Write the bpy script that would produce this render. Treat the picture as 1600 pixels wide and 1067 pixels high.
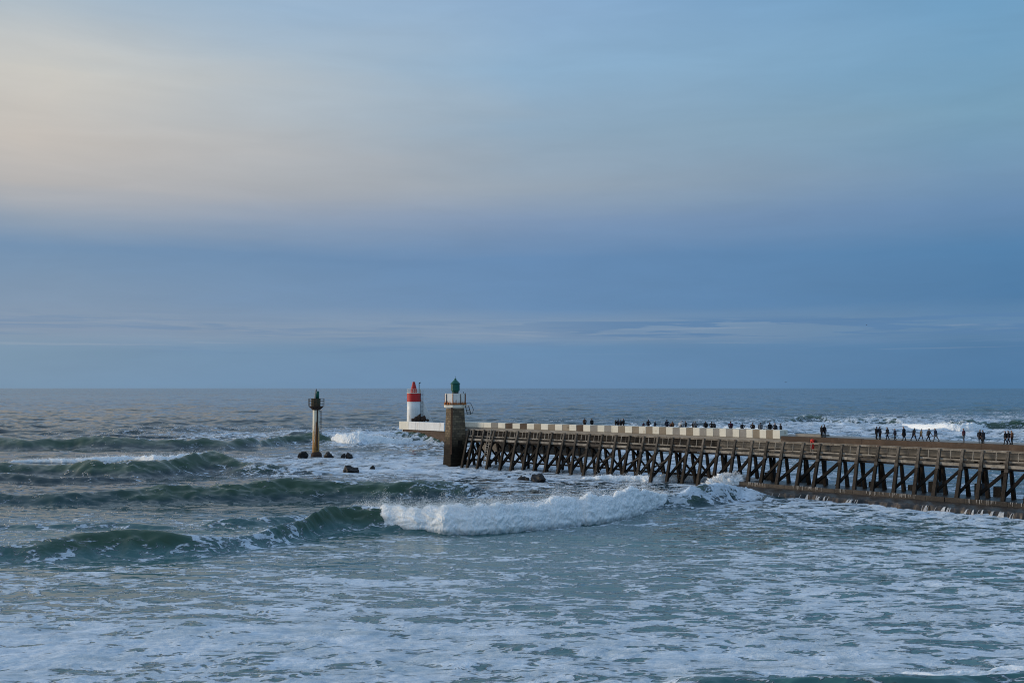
import bpy, bmesh, math, random
import numpy as np
from mathutils import Vector, Matrix

# ------------------------------------------------------------------ camera
R = math.radians
H, F, HOR = 14.8, 1600.0, 606.0          # eye height, focal length in photo pixels, horizon row
scene = bpy.context.scene
for o in list(bpy.data.objects):
    bpy.data.objects.remove(o)
COL = scene.collection
cam = bpy.data.cameras.new("camera")
cam.sensor_width = 36.0
cam.lens = 36.0
cam.clip_start = 0.5
cam.clip_end = 90000.0
cam_o = bpy.data.objects.new("camera", cam)
COL.objects.link(cam_o)
cam_o.location = (0, 0, H)
cam_o.rotation_euler = (R(90) + math.atan((HOR - 533.5) / F), 0, 0)
scene.camera = cam_o

# ------------------------------------------------------------------ render / exposure
scene.render.engine = 'CYCLES'
scene.cycles.use_denoising = True
scene.cycles.max_bounces = 6
scene.cycles.filter_width = 1.05
scene.view_settings.view_transform = 'Standard'
scene.view_settings.look = 'None'
scene.view_settings.exposure = 0.0
scene.view_settings.gamma = 1.0
scene.view_settings.use_curve_mapping = False

# ------------------------------------------------------------------ node helper
class NT:
    def __init__(s, tree):
        s.t = tree; s.n = tree.nodes; s.l = tree.links
    def node(s, typ, **kw):
        n = s.n.new(typ)
        for k, v in kw.items():
            setattr(n, k, v)
        return n
    def put(s, sock, v):
        if v is None: return
        if isinstance(v, bpy.types.NodeSocket): s.l.new(v, sock)
        else:
            if isinstance(v, (tuple, list)) and len(v) == 3 and sock.type == 'RGBA': v = (*v, 1)
            sock.default_value = v
    def math(s, op, a, b=None, c=None, clamp=False):
        n = s.node('ShaderNodeMath', operation=op, use_clamp=clamp)
        s.put(n.inputs[0], a); s.put(n.inputs[1], b)
        if c is not None: s.put(n.inputs[2], c)
        return n.outputs[0]
    def vmath(s, op, a, b=None):
        n = s.node('ShaderNodeVectorMath', operation=op)
        s.put(n.inputs[0], a); s.put(n.inputs[1], b)
        return n.outputs[0]
    def mix(s, f, a, b):
        n = s.node('ShaderNodeMix', data_type='RGBA')
        s.put(n.inputs[0], f); s.put(n.inputs[6], a); s.put(n.inputs[7], b)
        return n.outputs[2]
    def mixf(s, f, a, b):
        n = s.node('ShaderNodeMix', data_type='FLOAT')
        s.put(n.inputs[0], f); s.put(n.inputs[2], a); s.put(n.inputs[3], b)
        return n.outputs[0]
    def rng(s, v, a, b, c=0.0, d=1.0, smooth=False):
        n = s.node('ShaderNodeMapRange', interpolation_type='SMOOTHSTEP' if smooth else 'LINEAR')
        for i, q in enumerate((v, a, b, c, d)): s.put(n.inputs[i], q)
        return n.outputs[0]
    def noise(s, vec, scale, detail=4, rough=0.55, dist=0.0, lac=2.0):
        n = s.node('ShaderNodeTexNoise')
        s.put(n.inputs['Vector'], vec); s.put(n.inputs['Scale'], scale)
        s.put(n.inputs['Detail'], detail); s.put(n.inputs['Roughness'], rough)
        s.put(n.inputs['Distortion'], dist); s.put(n.inputs['Lacunarity'], lac)
        return n.outputs[0]
    def scale(s, vec, sc, loc=(0, 0, 0)):
        n = s.node('ShaderNodeMapping')
        s.put(n.inputs[0], vec); n.inputs['Scale'].default_value = sc; n.inputs['Location'].default_value = loc
        return n.outputs[0]
    def ramp(s, f, stops, interp='EASE'):
        n = s.node('ShaderNodeValToRGB')
        cr = n.color_ramp; cr.interpolation = interp
        while len(cr.elements) < len(stops): cr.elements.new(0.5)
        for e, (p, c) in zip(cr.elements, stops):
            e.position = p; e.color = (*c, 1)
        s.put(n.inputs[0], f)
        return n.outputs[0]

def lin(r, g, b):
    def f(c):
        c /= 255.0
        return c / 12.92 if c <= 0.04045 else ((c + 0.055) / 1.055) ** 2.4
    return (f(r), f(g), f(b))

# ------------------------------------------------------------------ world: evening sky under a thin veil of stratus
SUN_AZ, SUN_EL = R(-78), R(9)            # left of the picture, low
world = bpy.data.worlds.new("World")
scene.world = world
world.use_nodes = True
W = NT(world.node_tree)
W.n.clear()
sky = W.node('ShaderNodeTexSky', sky_type='NISHITA')
sky.sun_disc = False
sky.sun_elevation = SUN_EL
sky.sun_rotation = SUN_AZ
sky.altitude = 15
bg_sky = W.node('ShaderNodeBackground')
W.put(bg_sky.inputs[0], sky.outputs[0]); bg_sky.inputs[1].default_value = 0.10
tc = W.node('ShaderNodeTexCoord')
sep = W.node('ShaderNodeSeparateXYZ'); W.put(sep.inputs[0], tc.outputs['Generated'])
dx, dy, dz = sep.outputs
el = W.math('MULTIPLY', W.math('ARCSINE', dz), 180 / math.pi)
az = W.math('MULTIPLY', W.math('ARCTAN2', dx, dy), 180 / math.pi)
comb = W.node('ShaderNodeCombineXYZ')
W.put(comb.inputs[0], W.math('MULTIPLY', az, 0.055)); W.put(comb.inputs[1], W.math('MULTIPLY', el, 0.30))
cv = comb.outputs[0]
n1 = W.noise(cv, 0.9, 3, 0.5, 0.3)
n2 = W.noise(W.scale(cv, (1.0, 2.6, 1), (3.1, 7.7, 0)), 1.3, 5, 0.55, 0.2)
# cloud-layer undulation: the bands lift and sag a little along the horizon
el_w = W.math('ADD', el, W.math('MULTIPLY', W.math('SUBTRACT', n1, 0.5), 1.3))
el_w = W.math('ADD', el_w, W.math('MULTIPLY', W.math('SUBTRACT', n2, 0.5), 0.7))
# nearer the horizon bands are thin and level
lowf = W.rng(el, 1.0, 7.0, 0.25, 1.0)
el_w = W.mixf(lowf, el, el_w)
def sky_ramp(stops, zen):
    out = []
    for y, r, g, b in stops:
        e = math.degrees(math.atan((HOR - y) / F))
        out.append((max(0.0, e) / 60.0, lin(r, g, b)))
    out.sort()
    out += [(32 / 60, zen[0]), (1.0, zen[1])]
    return W.ramp(W.math('DIVIDE', el_w, 60.0), out, 'LINEAR')
zen = ((.31, .46, .66), (.38, .56, .82))
left = sky_ramp([(20,170,190,207),(80,186,194,199),(150,205,203,197),(250,199,192,185),(308,184,181,180),(358,149,162,179),
                 (404,112,143,177),(440,118,146,177),(480,125,149,177),(520,133,152,176),(550,117,148,176),(606,117,149,178)],
                ((.42,.52,.64),(.40,.57,.82)))
mid = sky_ramp([(0,140,174,208),(100,146,179,207),(200,146,170,191),(290,152,166,181),(345,127,151,183),(405,101,138,180),
                (480,102,139,180),(506,124,150,180),(526,127,151,179),(542,101,140,179),(606,104,141,179)], zen)
right = sky_ramp([(0,112,160,198),(120,117,162,195),(210,120,160,187),(300,115,149,181),(350,102,138,177),(410,80,127,171),
                  (480,75,122,167),(508,92,132,171),(524,91,131,170),(546,77,122,165),(606,77,122,164)], zen)
# sun side: the same layers, lit warmer and brighter towards where the sun stands
sunside = sky_ramp([(0,206,204,200),(120,226,214,198),(240,224,204,184),(345,186,178,174),(400,140,154,174),(520,150,160,174),(606,134,153,174)],
                   ((.52,.58,.68),(.40,.57,.82)))
azn = W.math('ADD', az, W.math('MULTIPLY', W.math('SUBTRACT', n1, 0.5), 9.0))
c = W.mix(W.rng(azn, -25.0, 1.0, 0, 1), left, mid)
c = W.mix(W.rng(azn, 1.0, 25.0, 0, 1), c, right)
saz = W.math('ABSOLUTE', W.math('SUBTRACT', azn, math.degrees(SUN_AZ)))
c = W.mix(W.rng(saz, 50.0, 8.0, 0, 0.9, True), c, sunside)
# thin streak clouds low over the sea
comb2 = W.node('ShaderNodeCombineXYZ')
W.put(comb2.inputs[0], W.math('MULTIPLY', az, 0.10)); W.put(comb2.inputs[1], W.math('MULTIPLY', el, 1.9))
st = W.noise(comb2.outputs[0], 1.0, 6, 0.6, 0.5)
band = W.math('MULTIPLY', W.rng(el, 1.6, 2.4, 0, 1, True), W.rng(el, 4.4, 3.2, 0, 1, True))
st = W.math('MULTIPLY', W.rng(st, 0.50, 0.62, 0, 1, True), band)
c = W.mix(W.math('MULTIPLY', st, 0.45), c, lin(98, 134, 174))
st2 = W.noise(W.scale(comb2.outputs[0], (0.7, 1.3, 1), (9, 4, 0)), 1.0, 6, 0.6, 0.4)
st2 = W.math('MULTIPLY', W.rng(st2, 0.55, 0.70, 0, 1, True), band)
c = W.mix(W.math('MULTIPLY', st2, 0.30), c, lin(158, 170, 186))
comb3 = W.node('ShaderNodeCombineXYZ')
W.put(comb3.inputs[0], W.math('MULTIPLY', az, 0.11)); W.put(comb3.inputs[1], W.math('MULTIPLY', W.math('ADD', el, W.math('MULTIPLY', az, 0.012)), 2.3))
st3 = W.noise(comb3.outputs[0], 1.0, 7, 0.62, 0.35)
band3 = W.math('MULTIPLY', W.rng(el, 2.5, 3.0, 0, 1, True), W.rng(el, 4.0, 3.6, 0, 1, True))
st3 = W.math('MULTIPLY', W.math('MULTIPLY', W.rng(st3, 0.47, 0.54, 0, 1, True), band3), W.rng(az, -2.0, 8.0, 0.15, 1.0))
c = W.mix(W.math('MULTIPLY', st3, 0.75), c, lin(84, 126, 171))
# faint mottling of the veil
n3 = W.noise(cv, 2.2, 6, 0.6, 0.4)
mot = W.rng(n3, 0.3, 0.7, 0.965, 1.035)
vm = W.node('ShaderNodeVectorMath', operation='SCALE'); W.put(vm.inputs[0], c); W.put(vm.inputs[3], mot)
bg_veil = W.node('ShaderNodeBackground')
W.put(bg_veil.inputs[0], vm.outputs[0]); bg_veil.inputs[1].default_value = 1.0
ms = W.node('ShaderNodeMixShader')
ms.inputs[0].default_value = 0.94
W.l.new(bg_sky.outputs[0], ms.inputs[1]); W.l.new(bg_veil.outputs[0], ms.inputs[2])
wo = W.node('ShaderNodeOutputWorld'); W.l.new(ms.outputs[0], wo.inputs[0])

# ------------------------------------------------------------------ sun, low and veiled
sl = bpy.data.lights.new("sun", 'SUN')
sl.energy = 2.2
sl.angle = R(12)
sl.color = (1.0, 0.85, 0.66)
so = bpy.data.objects.new("sun", sl)
COL.objects.link(so)
sd = Vector((math.sin(SUN_AZ) * math.cos(SUN_EL), math.cos(SUN_AZ) * math.cos(SUN_EL), math.sin(SUN_EL)))
so.rotation_euler = (-sd).to_track_quat('-Z', 'Y').to_euler()
so.location = (-60, 0, 60)

# ------------------------------------------------------------------ object helpers
def tag(o, label=None, cat=None, group=None, kind=None):
    if label: o['label'] = label
    if cat: o['category'] = cat
    if group: o['group'] = group
    if kind: o['kind'] = kind
    return o
def empty(name, loc=(0, 0, 0), rz=0.0):
    o = bpy.data.objects.new(name, None)
    o.empty_display_size = 0.3
    COL.objects.link(o); o.location = loc; o.rotation_euler = (0, 0, rz)
    return o
def link(name, me, parent=None):
    o = bpy.data.objects.new(name, me); COL.objects.link(o)
    if parent is not None: o.parent = parent
    return o
class MB:
    """collects verts and faces; build() links them as one mesh object"""
    def __init__(s): s.v = []; s.f = []; s.m = []
    def add(s, vs, fs, mi=0):
        b = len(s.v); s.v += [tuple(v) for v in vs]
        s.f += [tuple(b + i for i in f) for f in fs]; s.m += [mi] * len(fs)
    def hexa(s, p, mi=0):   # 8 corners: bottom 4 ccw, top 4 ccw
        s.add(p, [(3, 2, 1, 0), (4, 5, 6, 7), (0, 1, 5, 4), (1, 2, 6, 5), (2, 3, 7, 6), (3, 0, 4, 7)], mi)
    def box(s, c, sx, sy, sz, mi=0):
        x, y, z = c
        s.hexa([(x + a * sx / 2, y + b * sy / 2, z + d * sz / 2) for d in (-1, 1) for a, b in ((-1, -1), (1, -1), (1, 1), (-1, 1))], mi)
    def beam(s, a, b, w, h, up=(0, 0, 1), w2=None, h2=None, mi=0):
        a = Vector(a); b = Vector(b); d = (b - a).normalized(); up = Vector(up)
        sd_ = d.cross(up)
        if sd_.length < 1e-4: sd_ = d.cross(Vector((1, 0, 0)))
        sd_.normalize(); u = sd_.cross(d)
        w2 = w if w2 is None else w2; h2 = h if h2 is None else h2
        p = []
        for q, ww, hh in ((a, w, h), (b, w2, h2)):
            for i, j in ((-1, -1), (1, -1), (1, 1), (-1, 1)):
                p.append(q + sd_ * (i * ww / 2) + u * (j * hh / 2))
        s.hexa(p, mi)
    def tube(s, pts, rad, n=8, mi=0, cap=True):
        pts = [Vector(p) for p in pts]
        if not hasattr(rad, '__len__'): rad = [rad] * len(pts)
        rings = []; prev = None
        for i, p in enumerate(pts):
            d = (pts[min(i + 1, len(pts) - 1)] - pts[max(i - 1, 0)]).normalized()
            if prev is None:
                ref = Vector((0, 0, 1)) if abs(d.z) < 0.9 else Vector((1, 0, 0))
                a = d.cross(ref).normalized()
            else:
                a = (prev - d * prev.dot(d)).normalized()
            prev = a; b = d.cross(a)
            rings.append([p + (a * math.cos(2 * math.pi * k / n) + b * math.sin(2 * math.pi * k / n)) * rad[i] for k in range(n)])
        vs = [v for r in rings for v in r]; fs = []
        for i in range(len(pts) - 1):
            for k in range(n):
                fs.append((i * n + k, i * n + (k + 1) % n, (i + 1) * n + (k + 1) % n, (i + 1) * n + k))
        if cap:
            fs.append(tuple(reversed(range(n)))); fs.append(tuple((len(pts) - 1) * n + k for k in range(n)))
        s.add(vs, fs, mi)
    def lathe(s, prof, n=24, c=(0, 0, 0), mi=0, cap=True, ph=0.0):
        vs = []; fs = []
        for r, z in prof:
            for k in range(n):
                a = 2 * math.pi * k / n + ph
                vs.append((c[0] + r * math.cos(a), c[1] + r * math.sin(a), c[2] + z))
        for i in range(len(prof) - 1):
            for k in range(n):
                fs.append((i * n + k, i * n + (k + 1) % n, (i + 1) * n + (k + 1) % n, (i + 1) * n + k))
        if cap:
            fs.append(tuple(reversed(range(n)))); fs.append(tuple((len(prof) - 1) * n + k for k in range(n)))
        s.add(vs, fs, mi)
    def mesh(s, name, mats, smooth=False):
        me = bpy.data.meshes.new(name)
        me.from_pydata(s.v, [], s.f)
        for m in (mats if isinstance(mats, (list, tuple)) else [mats]): me.materials.append(m)
        me.polygons.foreach_set('material_index', s.m)
        if smooth: me.polygons.foreach_set('use_smooth', [True] * len(s.f))
        me.update()
        return me
    def build(s, name, mats, parent=None, smooth=False):
        return link(name, s.mesh(name, mats, smooth), parent)

def sea_point(x, y, z=0.0):
    """photo pixel -> point at height z"""
    D = (H - z) * F / (y - HOR)
    return Vector(((x - 800) / F * D, D, z))

# ------------------------------------------------------------------ numpy noise
def _h(ix, iy, seed):
    h = (ix.astype(np.int64) * 374761393 + iy.astype(np.int64) * 668265263 + seed * 1442695041) & 0xFFFFFFFF
    h = ((h ^ (h >> 13)) * 1274126177) & 0xFFFFFFFF
    return (h ^ (h >> 16)) & 0xFFFF
GA = np.arange(65536) * (2 * np.pi / 65536)
GX = np.cos(GA).astype(np.float32); GY = np.sin(GA).astype(np.float32)
def pn(x, y, seed=0):
    x = np.asarray(x, np.float64); y = np.asarray(y, np.float64)
    xi = np.floor(x); yi = np.floor(y)
    fx = (x - xi).astype(np.float32); fy = (y - yi).astype(np.float32)
    ux = fx * fx * fx * (fx * (fx * 6 - 15) + 10); uy = fy * fy * fy * (fy * (fy * 6 - 15) + 10)
    def g(ax, ay):
        h = _h(xi + ax, yi + ay, seed)
        return GX[h] * (fx - ax) + GY[h] * (fy - ay)
    a = g(0, 0); b = g(1, 0); c_ = g(0, 1); d = g(1, 1)
    return ((a + (b - a) * ux) + ((c_ + (d - c_) * ux) - (a + (b - a) * ux)) * uy) * 1.5
def fbm(x, y, oct=4, seed=0, gain=0.5):
    s_ = 0; a = 1.0
    for i in range(oct):
        s_ = s_ + a * pn(x * 2 ** i, y * 2 ** i, seed + i * 17); a *= gain
    return s_
def sstep(a, b, x):
    t = np.clip((x - a) / (b - a), 0, 1)
    return t * t * (3 - 2 * t)
def smooth_interp(u, xs, ys):
    """monotone-ish cubic through control points"""
    xs = np.asarray(xs, float); ys = np.asarray(ys, float)
    m = np.gradient(ys, xs)
    i = np.clip(np.searchsorted(xs, u) - 1, 0, len(xs) - 2)
    h = xs[i + 1] - xs[i]; t = np.clip((u - xs[i]) / h, 0, 1)
    return ((2 * t**3 - 3 * t**2 + 1) * ys[i] + (t**3 - 2 * t**2 + t) * h * m[i]
            + (-2 * t**3 + 3 * t**2) * ys[i + 1] + (t**3 - t**2) * h * m[i + 1])

# ------------------------------------------------------------------ materials
def new_mat(name):
    m = bpy.data.materials.new(name); m.use_nodes = True
    t = NT(m.node_tree); t.n.clear()
    o = t.node('ShaderNodeOutputMaterial'); p = t.node('ShaderNodeBsdfPrincipled')
    t.l.new(p.outputs[0], o.inputs[0])
    return m, t, p
def bump(t, p, h, strength=0.5, dist=0.02):
    b = t.node('ShaderNodeBump'); b.inputs['Strength'].default_value = strength; b.inputs['Distance'].default_value = dist
    t.put(b.inputs['Height'], h); t.l.new(b.outputs[0], p.inputs['Normal'])
def plain(name, col, rough=0.7, var=0.25, scale=1.5, col2=None, spots=None, spot_th=0.6, metal=0.0, bmp=0.02, stretch=(1, 1, 1), spec=0.3):
    """base colour with grain; col2 fades in with noise, spots = stains with a shape of their own"""
    m, t, p = new_mat(name)
    g = t.node('ShaderNodeNewGeometry').outputs['Position']
    v = t.scale(g, stretch)
    n = t.noise(v, scale, 6, 0.6)
    a = tuple(x * (1 - var) for x in col); b = tuple(min(1, x * (1 + var)) for x in col)
    c_ = t.mix(t.rng(n, 0.3, 0.7), a, b)
    if col2: c_ = t.mix(t.rng(t.noise(v, scale * 0.37, 4, 0.6), 0.4, 0.62), c_, col2)
    if spots: c_ = t.mix(t.rng(t.noise(t.scale(g, stretch, (5, 3, 9)), scale * 0.8, 7, 0.65), spot_th, spot_th + 0.08, 0, 0.85), c_, spots)
    t.put(p.inputs['Base Color'], c_)
    p.inputs['Roughness'].default_value = rough; p.inputs['Metallic'].default_value = metal
    p.inputs['Specular IOR Level'].default_value = spec
    if bmp: bump(t, p, t.noise(v, scale * 4, 5, 0.65), 0.6, bmp)
    return m

M = {}
M['timber'] = plain('weathered_timber', (0.098, 0.084, 0.070), 0.85, 0.35, 2.2, (0.060, 0.050, 0.042), None, bmp=0.02, stretch=(1, 1, 0.35))
M['timber_pale'] = plain('silvered_timber', (0.34, 0.305, 0.255), 0.85, 0.3, 2.0, (0.19, 0.165, 0.135), (0.06, 0.05, 0.042), 0.57, bmp=0.015)
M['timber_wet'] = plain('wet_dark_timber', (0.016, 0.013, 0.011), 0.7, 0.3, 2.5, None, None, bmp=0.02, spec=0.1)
M['timber_red'] = plain('reddish_timber', (0.15, 0.065, 0.045), 0.85, 0.3, 2.0)
M['white_paint'] = plain('cream_white_paint', (0.78, 0.73, 0.61), 0.6, 0.05, 1.2, (0.70, 0.66, 0.55), (0.46, 0.38, 0.27), 0.60, bmp=0.01, stretch=(1, 1, 0.45))
M['concrete'] = plain('stained_concrete', (0.31, 0.255, 0.19), 0.85, 0.2, 0.8, (0.25, 0.205, 0.15), (0.17, 0.14, 0.105), 0.6, bmp=0.02)
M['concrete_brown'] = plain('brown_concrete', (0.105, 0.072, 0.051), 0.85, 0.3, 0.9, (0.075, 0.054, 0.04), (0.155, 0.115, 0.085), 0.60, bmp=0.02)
M['concrete_grey'] = plain('grey_concrete', (0.30, 0.28, 0.25), 0.85, 0.2, 0.7, (0.24, 0.22, 0.19), None, bmp=0.02)
M['concrete_wet'] = plain('wet_concrete', (0.052, 0.041, 0.033), 0.4, 0.4, 0.9, (0.024, 0.02, 0.017), (0.095, 0.075, 0.06), 0.62, bmp=0.03, spec=0.5)
M['concrete_shaded'] = plain('shaded_stained_concrete', (0.10, 0.088, 0.078), 0.85, 0.4, 1.6, (0.05, 0.044, 0.04), (0.17, 0.155, 0.14), 0.58, bmp=0.02)  # shadow behind the gallery put into the base colour, blotchy stains on top
M['rock'] = plain('wet_dark_rock', (0.011, 0.0095, 0.009), 0.6, 0.4, 1.2, (0.007, 0.0065, 0.0065), None, bmp=0.08, spec=0.3)
M['rust'] = plain('rust', (0.34, 0.12, 0.035), 0.9, 0.35, 3.0)
M['rust_dark'] = plain('dark_rust', (0.05, 0.03, 0.022), 0.9, 0.35, 3.0)
M['rust_brown'] = plain('brown_rust', (0.10, 0.052, 0.03), 0.9, 0.35, 3.0)
M['red'] = plain('red_paint', (0.52, 0.026, 0.028), 0.6, 0.2, 1.0, (0.42, 0.03, 0.028), (0.28, 0.05, 0.04), 0.60, bmp=0.005, stretch=(1, 1, 0.3))
M['red_bright'] = plain('lifebuoy_red', (0.72, 0.045, 0.03), 0.5, 0.1, 1.0, bmp=0.005)
M['white'] = plain('white_paint', (0.78, 0.78, 0.76), 0.5, 0.05, 1.0, (0.66, 0.67, 0.66), (0.44, 0.39, 0.33), 0.60, bmp=0.006, stretch=(1, 1, 0.22))
M['green'] = plain('green_paint', (0.006, 0.100, 0.074), 0.45, 0.2, 1.5, bmp=0.005)
M['green_dull'] = plain('weathered_green_paint', (0.046, 0.050, 0.030), 0.7, 0.3, 2.5, (0.07, 0.045, 0.025), (0.14, 0.075, 0.03), 0.56)
M['dark_metal'] = plain('dark_metal', (0.035, 0.038, 0.04), 0.6, 0.2, 2.0)
M['grey_metal'] = plain('galvanised_metal', (0.28, 0.29, 0.29), 0.5, 0.2, 2.0)
M['bird_dark'] = plain('gull_feathers', (0.08, 0.08, 0.085), 0.9, 0.2, 3.0)

def rusty_white(name, base, rust, z0, z1, amt=0.55):
    """white paint that has rusted away towards the bottom in long runs"""
    m, t, p = new_mat(name)
    g = t.node('ShaderNodeNewGeometry').outputs['Position']
    s_ = t.node('ShaderNodeSeparateXYZ'); t.put(s_.inputs[0], g)
    runs = t.noise(t.scale(g, (3.2, 3.2, 0.30)), 1.0, 5, 0.65)
    fine = t.noise(g, 3.0, 5, 0.6)
    h = t.rng(s_.outputs[2], z0, z1, amt, 0.0)
    k = t.rng(t.math('ADD', t.math('ADD', t.math('MULTIPLY', runs, 0.8), t.math('MULTIPLY', fine, 0.25)), h), 0.60, 0.82, 0, 1, True)
    rc = t.mix(t.rng(fine, 0.35, 0.65), rust, tuple(c_ * 0.5 for c_ in rust))
    t.put(p.inputs['Base Color'], t.mix(k, base, rc))
    t.put(p.inputs['Roughness'], t.mixf(k, 0.5, 0.9))
    bump(t, p, fine, 0.5, 0.02)
    return m
M['beacon_col'] = rusty_white('rusting_white_column', (0.74, 0.69, 0.54), (0.62, 0.33, 0.10), 0.5, 9.5, 0.44)
M['gallery_white'] = rusty_white('rust_streaked_white_panel', (0.76, 0.74, 0.69), (0.46, 0.15, 0.035), 11.2, 12.8, 0.42)

def masonry():
    m, t, p = new_mat('coursed_stone')
    uv = t.node('ShaderNodeTexCoord').outputs['UV']
    g = t.node('ShaderNodeNewGeometry').outputs['Position']
    br = t.node('ShaderNodeTexBrick')
    t.put(br.inputs['Vector'], uv)
    br.inputs['Scale'].default_value = 1.0
    br.inputs['Brick Width'].default_value = 0.95; br.inputs['Row Height'].default_value = 0.46
    br.inputs['Mortar Size'].default_value = 0.035; br.inputs['Mortar Smooth'].default_value = 0.3
    br.inputs['Color1'].default_value = (0.22, 0.17, 0.115, 1); br.inputs['Color2'].default_value = (0.075, 0.062, 0.05, 1)
    br.inputs['Mortar'].default_value = (0.05, 0.042, 0.034, 1)
    s_ = t.node('ShaderNodeSeparateXYZ'); t.put(s_.inputs[0], g)
    n = t.noise(g, 0.9, 6, 0.6)
    wet = t.rng(t.math('ADD', s_.outputs[2], t.math('MULTIPLY', n, 3.0)), 4.6, 8.6, 1, 0, True)
    c_ = t.mix(t.rng(t.noise(g, 2.0, 5), 0.35, 0.7, 0, 0.5), br.outputs['Color'], (0.215, 0.165, 0.10))
    c_ = t.mix(t.math('MULTIPLY', wet, 0.93), c_, (0.007, 0.006, 0.005))   # tide mark: weed and wet stone
    t.put(p.inputs['Base Color'], c_)
    p.inputs['Specular IOR Level'].default_value = 0.06
    t.put(p.inputs['Roughness'], t.mixf(wet, 0.9, 0.7))
    hh = t.math('ADD', t.math('MULTIPLY', br.outputs['Fac'], -1.0), t.math('MULTIPLY', t.noise(g, 6, 5), 0.5))
    bump(t, p, hh, 0.8, 0.04)
    return m
M['stone'] = masonry()

def tide_timber():
    """pile timber: bleached and grey above, dark and weedy below the splash line"""
    m, t, p = new_mat('pile_timber')
    g = t.node('ShaderNodeNewGeometry').outputs['Position']
    s_ = t.node('ShaderNodeSeparateXYZ'); t.put(s_.inputs[0], g)
    n = t.noise(t.scale(g, (2.2, 2.2, 0.4)), 1.0, 6, 0.62)
    f = t.noise(t.scale(g, (5, 5, 0.7)), 1.6, 5, 0.6)
    k = t.rng(t.math('ADD', s_.outputs[2], t.math('MULTIPLY', n, 2.4)), 5.4, 8.2, 0, 1, True)
    dark = t.mix(t.rng(f, 0.35, 0.65), (0.014, 0.011, 0.009), (0.038, 0.031, 0.025))
    pale = t.mix(t.rng(f, 0.35, 0.65), (0.065, 0.056, 0.046), (0.17, 0.146, 0.12))
    rv = t.node('ShaderNodeObjectInfo').outputs['Random']
    vm_ = t.node('ShaderNodeVectorMath', operation='SCALE'); t.put(vm_.inputs[0], t.mix(k, dark, pale)); t.put(vm_.inputs[3], t.rng(rv, 0, 1, 0.6, 1.6))
    t.put(p.inputs['Base Color'], vm_.outputs[0])
    p.inputs['Specular IOR Level'].default_value = 0.12
    t.put(p.inputs['Roughness'], t.mixf(k, 0.65, 0.9))
    bump(t, p, f, 0.8, 0.03)
    return m
M['pile'] = tide_timber()

# ------------------------------------------------------------------ the sea
# swell and breakers: crest rows read from the photograph, then set out in plan with real heights
# (x, row of crest, row of toe, share of foam on the face)
RIDGES = [
    dict(c=[(-500,862,885,.3),(-150,858,880,.3),(0,851,874,.3),(70,843,872,.25),(140,833,868,.05),(210,828,867,.03),(290,832,864,.12),(350,836,857,.4),(410,827,848,.4),
            (470,808,838,.25),(520,792,827,.03),(575,789,824,.2),(700,792,829,.6),(830,784,821,.6),(950,774,808,.6),(1035,770,789,.55),(1075,763,787,.55),
            (1125,757,783,.62),(1165,760,777,.7),(1195,770,780,.65),(1230,786,790,.5)], w=1.6, back=9.0),
    dict(c=[(-500,778,800,.05),(-100,777,791,.05),(0,772,787,.03),(100,771,788,.02),(160,766,787,.04),(250,756,786,.04),(320,753,783,.03),(400,750,780,.05),(450,746,778,.04),
            (520,749,778,.05),(600,750,779,.12),(655,749,777,.16),(705,753,776,.2),(745,764,775,.3),(790,772,777,.4)], w=2.4, back=9.0),
    dict(c=[(-500,722,740,.1),(-100,722,741,.1),(0,725,742,.05),(90,723,741,.05),(150,719,745,.05),(220,717,746,.05),(300,710,740,.05),(335,706,736,.03),(370,716,736,.08),
            (405,724,738,.1),(450,733,738,.4)], w=2.5, back=10.0),
    dict(c=[(-500,690,702,0),(-60,690,704,0),(40,688,705,0),(120,687,704,0),(200,689,704,0),(300,688,703,.02),(380,687,701,.05),(425,680,697,.05),(455,675,694,.03),
            (490,677,693,.03),(520,683,693,.25),(560,689,694,.5)], w=2.6, back=14.0),
    dict(c=[(545,690,698,.5),(600,681,694,.5),(640,678,693,.35),(690,680,695,.4),(760,690,698,.5)], w=1.6, back=12.0),
    dict(c=[(1175,660,664,.3),(1230,655,662,.35),(1262,651,661,.15),(1300,654,662,.5),(1390,652,663,.5),(1440,656,665,.5)], w=1.8, back=18.0),
    dict(c=[(1440,660,668,.5),(1500,660,673,.5),(1550,657,672,.25),(1610,656,672,.2),(1700,660,670,.4),(1900,660,670,.3)], w=1.8, back=14.0),
    dict(c=[(780,678,683,.5),(900,672,682,.4),(1050,671,682,.4),(1150,674,682,.4)], w=1.8, back=14.0),
    dict(c=[(-60,741,752,.1),(20,739,753,.08),(110,742,753,.05),(190,742,752,.12),(250,747,751,.2)], w=2.4, back=7.0),
    dict(c=[(330,733,739,.3),(400,728,741,.25),(470,730,742,.4),(540,738,742,.5)], w=2.2, back=7.0),
    dict(c=[(300,815,822,.3),(400,806,822,.3),(450,800,818,.3),(520,803,808,.3)], w=2.0, back=7.0),
    dict(c=[(-200,818,825,.1),(-40,815,826,.1),(60,818,825,.12),(200,816,824,.15),(300,820,823,.2)], w=2.2, back=6.0),
    dict(c=[(1020,1085,1100,.5),(1090,1063,1100,.25),(1200,1056,1100,.1),(1290,1051,1098,.1),(1400,1054,1098,.15),(1500,1052,1095,.1),(1620,1050,1092,.1),(1900,1052,1092,.2)], w=2.2, back=5.0),
]
def ridge_arrays(rd):
    xs, dc, zc, wf, fo = [], [], [], [], []
    for x, yc, yt, fm in rd['c']:
        Dt = H * F / (yt - HOR)
        z = 1.0
        for _ in range(20):
            Dc = Dt + rd['w'] * max(z, 0.05); z = max(0.03, H - (yc - HOR) * Dc / F)
        xs.append(x); dc.append(Dc); zc.append(z); wf.append(max(rd['w'] * z, 0.4)); fo.append(fm)
    return [np.array(a, float) for a in (xs, dc, zc, wf, fo)]

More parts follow.
